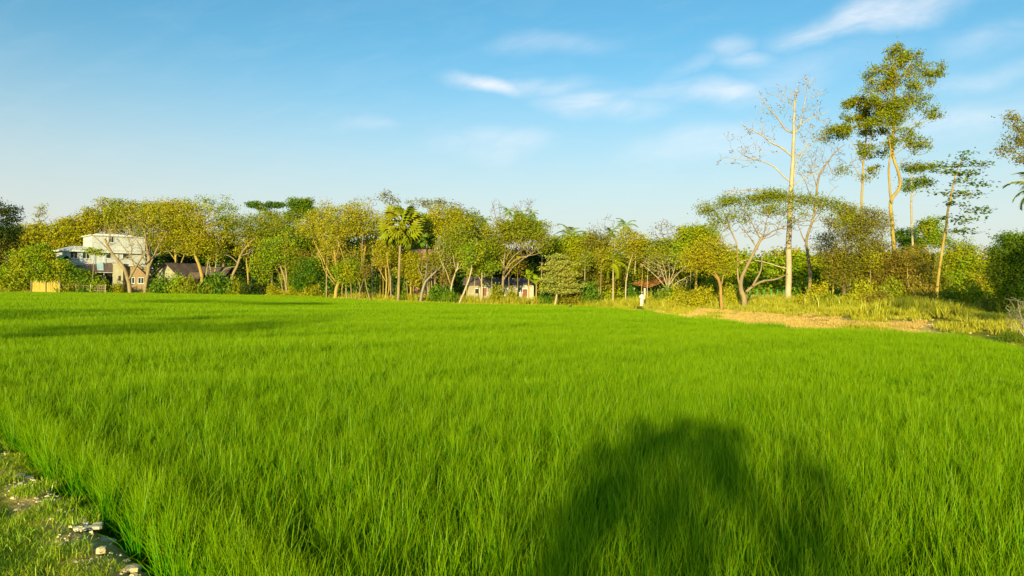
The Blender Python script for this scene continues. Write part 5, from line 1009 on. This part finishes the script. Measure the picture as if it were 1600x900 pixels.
# ---- bushes ------------------------------------------------------------------
for i, b in enumerate([
  ('light green bush with round top in front of the tin shed', 152, 439, 28, 117.2, 'lime'), ('clump of vine over the right end of the straw screen', 92, 440, 16, 115.6, 'olive'), ('hedge bush over the bamboo posts, left half', 112, 442, 34, 116.4, 'olive'), ('hedge bush over the bamboo posts, right half', 134, 441, 32, 116.7, 'green'),
  ('low bush left of the bare forked tree', 182, 446, 26, 119, 'yellow'), ('dark green bush under the gabled hut', 252, 436, 36, 120, 'green'), ('yellowish bush between the huts and the field', 276, 435, 30, 120, 'lime'), ('leafy bush beside the curved golden trunk', 298, 438, 30, 120, 'olive'),
  ('big dark bush right of the curved golden trunk', 338, 433, 44, 120.5, 'green'), ('bush under the tan leaning tree', 368, 440, 32, 120.5, 'olive'), ('very dark low bush on the field edge right of the leaning tree', 398, 444, 40, 121, 'dark'), ('low yellow bush by the pale trunk leaning left', 428, 448, 28, 119, 'yellow'),
  ('weedy bush left of the deep green tree', 458, 450, 28, 117, 'yellow'), ('weedy bush at the foot of the deep green tree', 488, 450, 30, 114, 'yellow'), ('leafy bush right of the fan palm trunk', 627, 444, 20, 97, 'green'), ('broad leaved bush right of the leaning grey trunk', 685, 448, 36, 94, 'green'),
  ('dense bush left of the pale trunk leaning right', 703, 455, 26, 90, 'green'), ('bush at the foot of the orange trunk', 776, 452, 26, 90, 'olive'), ('low bush right of the orange trunk', 800, 456, 24, 90, 'olive'), ('dark bush under the pale layered tree', 852, 456, 26, 89, 'green'),
  ('dark undergrowth bush right of the slanting pale trunk', 895, 452, 40, 88, 'dull'), ('thick dark bush below the coconut palm', 920, 448, 36, 88, 'green'), ('bright rounded bush left of the person in white', 958, 454, 40, 94, 'lime'), ('second bright bush touching the person in white', 984, 452, 28, 94, 'green'),
  ('yellow bush between the person in white and the shelter post', 1014, 458, 14, 94, 'yellow'), ('green bush right of the shelter', 1042, 452, 36, 84, 'green'), ('golden weedy bush by the short crooked tree', 1066, 452, 40, 79, 'yellow'), ('golden weedy bush left of the orange foremost trunk', 1096, 452, 46, 74, 'yellow'),
  ('bush between the orange trunk and the rain tree', 1143, 452, 30, 72, 'yellow'), ('tall weed bush behind the rain tree foot', 1112, 442, 44, 80, 'olive'), ('green mound bush before the lattice fence', 1196, 476, 40, 74, 'lime'), ('hedge bush behind the lattice fence', 1195, 452, 60, 90, 'lime'),
  ('bush around the flared foot of the tallest pale trunk', 1262, 464, 40, 68, 'yellow'), ('dark hedge behind the orange trunk of the leaning neighbour', 1256, 450, 50, 92, 'green'), ('weedy bush left of the dark brown trunk', 1292, 462, 44, 66, 'olive'), ('weedy bush between the twin dark trunks', 1332, 464, 44, 66, 'yellow'),
  ('brown weedy bush at the foot of the tallest leafy tree', 1370, 460, 46, 65, 'brown'), ('golden dry bush right of the tallest leafy tree foot', 1410, 462, 50, 64, 'yellow'), ('tangled bush left of the leaning trunk foot', 1445, 458, 46, 66, 'dull'), ('olive bush right of the leaning trunk foot', 1490, 456, 50, 64, 'olive'),
  ('green bush two along from the leaning trunk foot', 1522, 452, 50, 62, 'lime'), ('shaded bush left of the right edge tree', 1556, 462, 50, 55, 'dull'), ('dark bush under the right edge tree', 1590, 485, 56, 47, 'green'), ('shaded low leafy bush by the rice at the right edge', 1582, 518, 44, 35, 'green'),
  ('tall golden thicket bush between the pale leaning tree and the brown trunk', 1278, 448, 40, 76, 'yellow'), ('golden thicket bush behind the twin dark trunks', 1350, 446, 46, 74, 'yellow'), ('tall olive thicket bush left of the slim clumped tree', 1392, 444, 44, 73, 'olive'), ('tall brownish thicket bush right of the slim clumped tree', 1432, 440, 44, 73, 'brown'),
  ('low grassy bush in front of the rusty thicket', 1312, 474, 34, 60, 'lime'), ('second low grassy bush in front of the rusty thicket', 1388, 474, 40, 59, 'yellow'),
  ('grey brown dead bush pile on the shaded bank', 1452, 488, 44, 56, 'brown'), ('low weeds clump on the shaded bank, right of the dead pile', 1525, 508, 40, 42, 'dull'), ('bush below the feet of the green roofed house', 22, 434, 50, 118, 'lime'), ('low bush at the far left field edge', 28, 444, 40, 117, 'olive')]):
    bush(b[0], b[1], b[2], b[3], b[4], b[5], leaf=.10 if b[4] > 60 else .07)
# ---------------------------------------------------------------- trees behind the camera that shade the field
def caster(label, x, y, z0, z1, w, n=140, pal='olive', per=60, name='broadleaf_tree', sig=.5):
    d = 60.; m = d / F; yb = P(800, 450, d)
    r = tree(name, label, 'tree', d, [(800, 480, .25 / m), (800, 480 - z0 * .5 / m, .22 / m), (801, 480 - z0 / m, .16 / m)], [(800, 480 - (z0 + z1) / 2 / m, w / 2 / m, (z1 - z0) / 2 / m, n)], pal=pal, per=per, leaf=.12, sig=sig, seed=int(abs(x * 7 + y)), zr=1.)
    r.location = (x, y, 0); return r
d = 60.; m = d / F
def cb(u, z, ru, rz, n): return (800 + u / .97 / m, 480 - z / m, ru / m, rz / m, n)
rt = tree('broadleaf_tree', 'slender young tree behind the viewer that shades the near rice', 'tree', d, [(800, 480, .09 / m), (800, 480 - 2.5 / m, .08 / m), (801, 480 - 4 / m, .05 / m)],
          [cb(-.75, 4.73, .42, .55, 16), (*cb(-.15, 4.88, .45, .6, 20),), cb(.5, 4.83, .42, .55, 16), cb(1.0, 4.28, .3, .45, 9), cb(-.6, 3.78, .5, .5, 16), cb(.2, 3.78, .6, .5, 18), cb(.8, 3.48, .5, .5, 12), cb(-.3, 2.98, .6, .4, 12), cb(.5, 2.78, .6, .4, 10), cb(1.30, 4.68, .14, .4, 5)],
          pal='olive', per=12, leaf=.10, sig=.2, seed=5, zr=1.)
rt.location = (-4.6, -18.3, 0)
caster('roadside tree behind the viewer to the left, shading the left rice', -29, -15, 8, 12, 12, 60, per=40)
caster('second roadside tree behind the viewer, farther left', -42, -8, 8, 11, 12, 60, per=40)
caster('flat crowned roadside tree at the far left out of view', -50, 8, 12, 13.2, 13, 60, per=40)
caster('flat crowned roadside tree nearest the left path end', -39, 5, 12, 13, 10, 50, per=40)
caster('tall roadside tree behind the viewer to the right, shading the bank', 19.3, -12, 7, 18, 13, 220)
caster('second tall roadside tree behind the viewer, farther right', 29, -8, 6, 15, 12, 170)

# ---------------------------------------------------------------- person in white
pp = P(1003, 470, 84.5); zg = g(pp[0], pp[1]); root = empty('person', (pp[0], pp[1], zg), rz=.3, label='person in long white clothes and cap standing at the field edge', cat='person')
SKIN = solid('skin_brown', (.28, .15, .09), (.24, .13, .08), 5, .6); CLOTH = solid('white_cotton', (.78, .76, .70), (.66, .64, .58), 4, .9)
def skinned(name, verts, edges, radii, mat, parent, sub=1):
    me = bpy.data.meshes.new(name); me.from_pydata(verts, edges, []); o = link(name, me, mat, parent)
    sk = o.modifiers.new('skin', 'SKIN'); 
    for v, rr in zip(me.skin_vertices[0].data if me.skin_vertices else [], radii): v.radius = (rr, rr)
    if sub: s = o.modifiers.new('sub', 'SUBSURF'); s.levels = sub; s.render_levels = sub
    return o
import bmesh
def skinned2(name, verts, edges, radii, mat, parent):
    bm = bmesh.new(); lay = bm.verts.layers.skin.verify(); vs = []
    for v, rr in zip(verts, radii):
        b = bm.verts.new(v); b[lay].radius = rr if isinstance(rr, tuple) else (rr, rr); vs.append(b)
    vs[0][lay].use_root = True
    for a, b in edges: bm.edges.new((vs[a], vs[b]))
    me = bpy.data.meshes.new(name); bm.to_mesh(me); bm.free(); o = link(name, me, mat, parent)
    o.modifiers.new('skin', 'SKIN'); s = o.modifiers.new('sub', 'SUBSURF'); s.levels = 1; s.render_levels = 1; return o
bv_ = [(0, 0, .92), (0, 0, 1.15), (0, 0, 1.36), (0, 0, 1.45), (0, -.01, 1.55), (0, -.01, 1.64),                         # trunk, neck, head
       (-.09, 0, .85), (-.10, -.01, .48), (-.10, .02, .07), (-.10, -.13, .04), (.09, 0, .85), (.10, -.01, .48), (.11, .02, .07), (.11, -.13, .04),   # legs, feet
       (-.19, 0, 1.34), (-.27, .02, 1.10), (-.20, -.17, .98), (-.16, -.22, .97), (.19, 0, 1.34), (.24, .02, 1.08), (.25, -.05, .84), (.25, -.08, .77)]
be_ = [(0, 1), (1, 2), (2, 3), (3, 4), (4, 5), (0, 6), (6, 7), (7, 8), (8, 9), (0, 10), (10, 11), (11, 12), (12, 13), (2, 14), (14, 15), (15, 16), (16, 17), (2, 18), (18, 19), (19, 20), (20, 21)]
br_ = [.13, .13, .13, .055, .085, .085, .085, .06, .04, .035, .085, .06, .04, .035, .055, .042, .03, .035, .055, .042, .03, .035]
hb = len(bv_)
for s, hx, hy, hz in ((-1, -.16, -.22, .97), (1, .25, -.08, .77)):       # fingers and thumb
    b0 = 17 if s < 0 else 21
    for f in range(4):
        k = len(bv_); ox = (f - 1.5) * .018
        dx, dy, dz = ((.02, -.05, -.01) if s < 0 else (0, -.015, -.06)); Lf = (.8, 1, .95, .75)[f]
        bv_ += [(hx + ox + dx * Lf, hy + dy * Lf, hz + dz * Lf), (hx + ox + dx * 1.8 * Lf, hy + dy * 1.6 * Lf, hz + dz * 1.7 * Lf - .008)]; be_ += [(b0, k), (k, k + 1)]; br_ += [.010, .008]
    k = len(bv_); bv_ += [(hx + s * -.035, hy - .02, hz + .01)]; be_ += [(b0, k)]; br_ += [.010]
skinned2('body', bv_, be_, br_, SKIN, root)
rob = MB(); n = 16; rings = [(.30, .23, .19), (.5, .21, .17), (.75, .20, .155), (.95, .18, .14), (1.1, .175, .135), (1.25, .19, .14), (1.36, .20, .13), (1.42, .12, .09), (1.45, .07, .07)]
V = [((rx + .012 * math.sin(5 * j)) * math.cos(6.283 * j / n), ry * math.sin(6.283 * j / n), z) for z, rx, ry in rings for j in range(n)]
rob.add(V, q=[(i * n + j, i * n + (j + 1) % n, (i + 1) * n + (j + 1) % n, (i + 1) * n + j) for i in range(len(rings) - 1) for j in range(n)])
for s, a in ((-1, [(-.17, 0, 1.36), (-.27, .02, 1.10), (-.215, -.14, .995)]), (1, [(.17, 0, 1.36), (.245, .02, 1.08), (.25, -.04, .88)])): rob.tube(a, [.085, .075, .065], 8, cap=False)
rob.build('long_shirt', CLOTH, root, smooth=True)
tr_ = MB()
for s in (-1, 1): tr_.tube([(s * .09, 0, .80), (s * .10, -.01, .48), (s * .105, .01, .12)], [.11, .095, .085], 10, cap=False)
tr_.build('trousers', CLOTH, root, smooth=True)
cp = MB(); cp.tube([(0, -.01, 1.665), (0, -.01, 1.70), (0, -.01, 1.735), (0, -.01, 1.745)], [.093, .094, .085, .05], 12); cp.build('cap', CLOTH, root, smooth=True)
fc = MB()
for s in (-1, 1): fc.tube([(s * .032, -.092, 1.625), (s * .032, -.099, 1.625)], .009, 6)
fc.tube([(-.025, -.088, 1.548), (.025, -.088, 1.548)], .006, 5); fc.build('face', DARKIN, root)
ns = MB(); ns.tube([(0, -.085, 1.62), (0, -.115, 1.585)], [.008, .016], 6)
for s in (-1, 1): ns.tube([(s * .085, -.01, 1.58), (s * .098, .0, 1.62)], .015, 6)
ns.build('nose_and_ears', SKIN, root)
br2 = MB(); br2.tube([(.34, .25, 0), (.34, .25, 1.0)], .03, 6); br2.tube([(.8, .3, 0), (.8, .3, .95)], .025, 6); br2.tube([(.3, .27, .8), (.55, .27, .98), (.95, .27, .8), (1.15, .3, .2)], .022, 6)
o = br2.build('branch_frame', barkm('dark'), None); o.location = (pp[0] + .1, pp[1], zg); tag(o, 'dark bent stick frame standing just right of the person in white', 'stick frame')

# ---------------------------------------------------------------- small bird over the rice
pb = P(892, 481, 74); root = empty('bird', (pb[0], pb[1], RICE_H + .12), rz=.8, label='small dark bird perched low over the far rice', cat='bird')
bm_ = MB(); bm_.tube([(-.2, 0, -.02), (-.1, 0, 0), (0, 0, .02), (.09, 0, .06), (.13, 0, .11), (.17, 0, .12), (.2, 0, .115)], [.012, .05, .07, .055, .035, .03, .012], 8); BIRDM = solid('bird_black', (.03, .03, .03), (.05, .04, .035), 6, .5); bm_.build('body', BIRDM, root, smooth=True)
t = MB(); t.hexa([(-.38, -.035, -.05), (-.15, -.02, -.01), (-.15, .02, -.01), (-.38, .035, -.05), (-.38, -.035, -.04), (-.15, -.02, .01), (-.15, .02, .01), (-.38, .035, -.04)]); t.build('tail', BIRDM, root)
for s in (-1, 1):
    t = MB(); t.hexa([(-.22, s * .06, -.02), (.05, s * .066, .03), (.05, s * .075, .05), (-.18, s * .07, .03), (-.22, s * .07, -.02), (.05, s * .08, .03), (.05, s * .085, .05), (-.18, s * .08, .03)]); t.build('wing', BIRDM, root)
t = MB(); t.tube([(.2, 0, .115), (.25, 0, .105)], [.012, .003], 5); t.build('beak', BIRDM, root)

# ---------------------------------------------------------------- dry clods and stones on the path edge
r = np.random.default_rng(77); CLOD = solid('dry_mud_pale', (.70, .56, .34), (.52, .40, .22), 8, .95, bump=.6, coord='World'); STONE = solid('mortar_pale', (.60, .55, .44), (.44, .40, .30), 9, .9, bump=.5, coord='World')
def lump(name, mat, w, h, label, loc, cat, grp, seed, parent=None):
    rr = np.random.default_rng(seed); n = 7; V = []; ph = rr.uniform(.75, 1.2, n)
    for z, k in ((-.3, .95), (.35, 1.0), (.8, .8)):
        for j in range(n): a = 6.283 * j / n; V.append((math.cos(a) * ph[j] * k * w / 2 + rr.normal(0, .02 * w), math.sin(a) * ph[j] * k * w / 2 * .8, h * z + rr.normal(0, .06 * h)))
    V.append((0, 0, h)); q = [(i * n + j, i * n + (j + 1) % n, (i + 1) * n + (j + 1) % n, (i + 1) * n + j) for i in range(2) for j in range(n)]; t = [(2 * n + j, 2 * n + (j + 1) % n, 3 * n) for j in range(n)]
    mb = MB(); mb.add(V, q, t); o = mb.build(name, mat, parent, loc=loc); o.rotation_euler = (0, 0, rr.uniform(0, 6)); 
    return tag(o, label, cat, grp) if label else o
def on_bund(px, py):
    d = depth(px, py, .32); p = P(px, py, d); return p[0], p[1], g(p[0], p[1])
# one broken slab of pale mortar, in pieces
x, y, z = on_bund(141, 827); root = empty('mortar_slab', (x, y, z), rz=.5, label='cracked pale grey mud slab, the largest bare patch on the path edge', cat='slab')
for k in range(9): lump('slab_piece', STONE, r.uniform(.07, .12), .022, None, (r.uniform(-.13, .13), r.uniform(-.11, .11), .01), None, None, 300 + k, parent=root)
lab = {(45, 750): 'low pale clod farthest up the path edge', (68, 768): 'pale sunlit clod second up the path edge', (104, 797): 'rounded cream clod alone above the cracked slab', (128, 820): 'cream clod touching the left of the cracked slab', (160, 866): 'crumbly cream clod just below the cracked slab', (168, 838): 'small grey clod right of the cracked slab', (208, 892): 'pale clod nearest the bottom edge', (30, 748): 'tiny clod at the left rim of the path edge'}
for k, ((px, py), t) in enumerate(lab.items()):
    x, y, z = on_bund(px, py); root = lump('mud_clod', CLOD, r.uniform(.10, .17), r.uniform(.025, .045), t, (x, y, z), 'clod', 'dry mud clods on the path edge', 400 + k)
# crumbs of earth along the bare edge and over the far bank
def crumbs(name, pts, size, mat, label):
    V = []; Q = []; rr = np.random.default_rng(5); mb = []
    base = np.array([(-1, -.8, 0), (1, -.7, 0), (.9, .9, 0), (-.8, 1, 0), (-.6, -.5, .8), (.5, -.5, .9), (.6, .5, .7), (-.5, .6, .85)])
    f = np.array([(4, 5, 6, 7), (0, 1, 5, 4), (1, 2, 6, 5), (2, 3, 7, 6), (3, 0, 4, 7)])
    n = len(pts); a = rr.uniform(0, 6.28, n); s = size * rr.lognormal(0, .45, n); c, si = np.cos(a), np.sin(a)
    B = base[None] * rr.uniform(.7, 1.3, (n, 8, 1)); X = (B[..., 0] * c[:, None] - B[..., 1] * si[:, None]) * s[:, None]; Y = (B[..., 0] * si[:, None] + B[..., 1] * c[:, None]) * s[:, None]; Z = B[..., 2] * s[:, None] * .8
    VV = np.stack([X, Y, Z], -1) + pts[:, None, :]; qq = (f[None] + (np.arange(n) * 8)[:, None, None]).reshape(-1, 4)
    return tag(link(name, make_mesh(name, VV.reshape(-1, 3), [qq]), mat), label, 'soil', kind='stuff')
X = RNG.uniform(-14, 2, 40000); Y = RNG.uniform(2, 20, 40000); p = np.stack([X, Y], 1); m = ~inside(p, FIELD); dd = seg_dist(p, FIELD); m &= (dd < .7) & (wob(X, Y, 3.1, 21) > -.1) & (Y < 20) & in_view(X, Y)
X = X[m][:2200]; Y = Y[m][:2200]; crumbs('earth_crumbs', np.stack([X, Y, G(X, Y) - .005], 1), .012, CLOD, 'crumbled dry earth along the bare edge of the path')
X = RNG.uniform(-40, 45, 200000); Y = RNG.uniform(30, 110, 200000); p = np.stack([X, Y], 1); dE = seg_dist(p, EDGE, closed=False); px_ = 800 + F * X / Y
m = ~inside(p, FIELD) & in_view(X, Y) & (dE < np.where((px_ > 1060) & (px_ < 1475), 9, 2.5)) & (px_ > 480)
X = X[m][:4000]; Y = Y[m][:4000]; crumbs('bank_clods', np.stack([X, Y, G(X, Y) - .02], 1), .035, solid('bank_soil', (.72, .50, .18), (.54, .37, .12), 1.5, .95, coord='World'), 'lumpy dry soil scattered over the far earth bank')
# understory far behind, one mass nobody could count
r = np.random.default_rng(3); n = 9000; pxs = r.uniform(-80, 1680, n); dd = np.where(pxs < 480, 136, np.where(pxs < 760, 113, np.where(pxs < 1100, 106, 100))) + r.uniform(0, 22, n)
X = (pxs - 800) / F * dd; Z = r.uniform(0, 1, n) ** 1.3 * (4.5 + 1.5 * wob(X, dd, .25, 12)); C = np.stack([X, dd, Z], 1)
V, q, rn = leaves_from(C, 7, .5, .22, r, .8); tag(link('undergrowth', make_mesh('undergrowth', V, [q], {'rnd': rn}), leafm('green')), 'tangled shaded undergrowth filling the wood behind the trunks', 'undergrowth', kind='stuff')
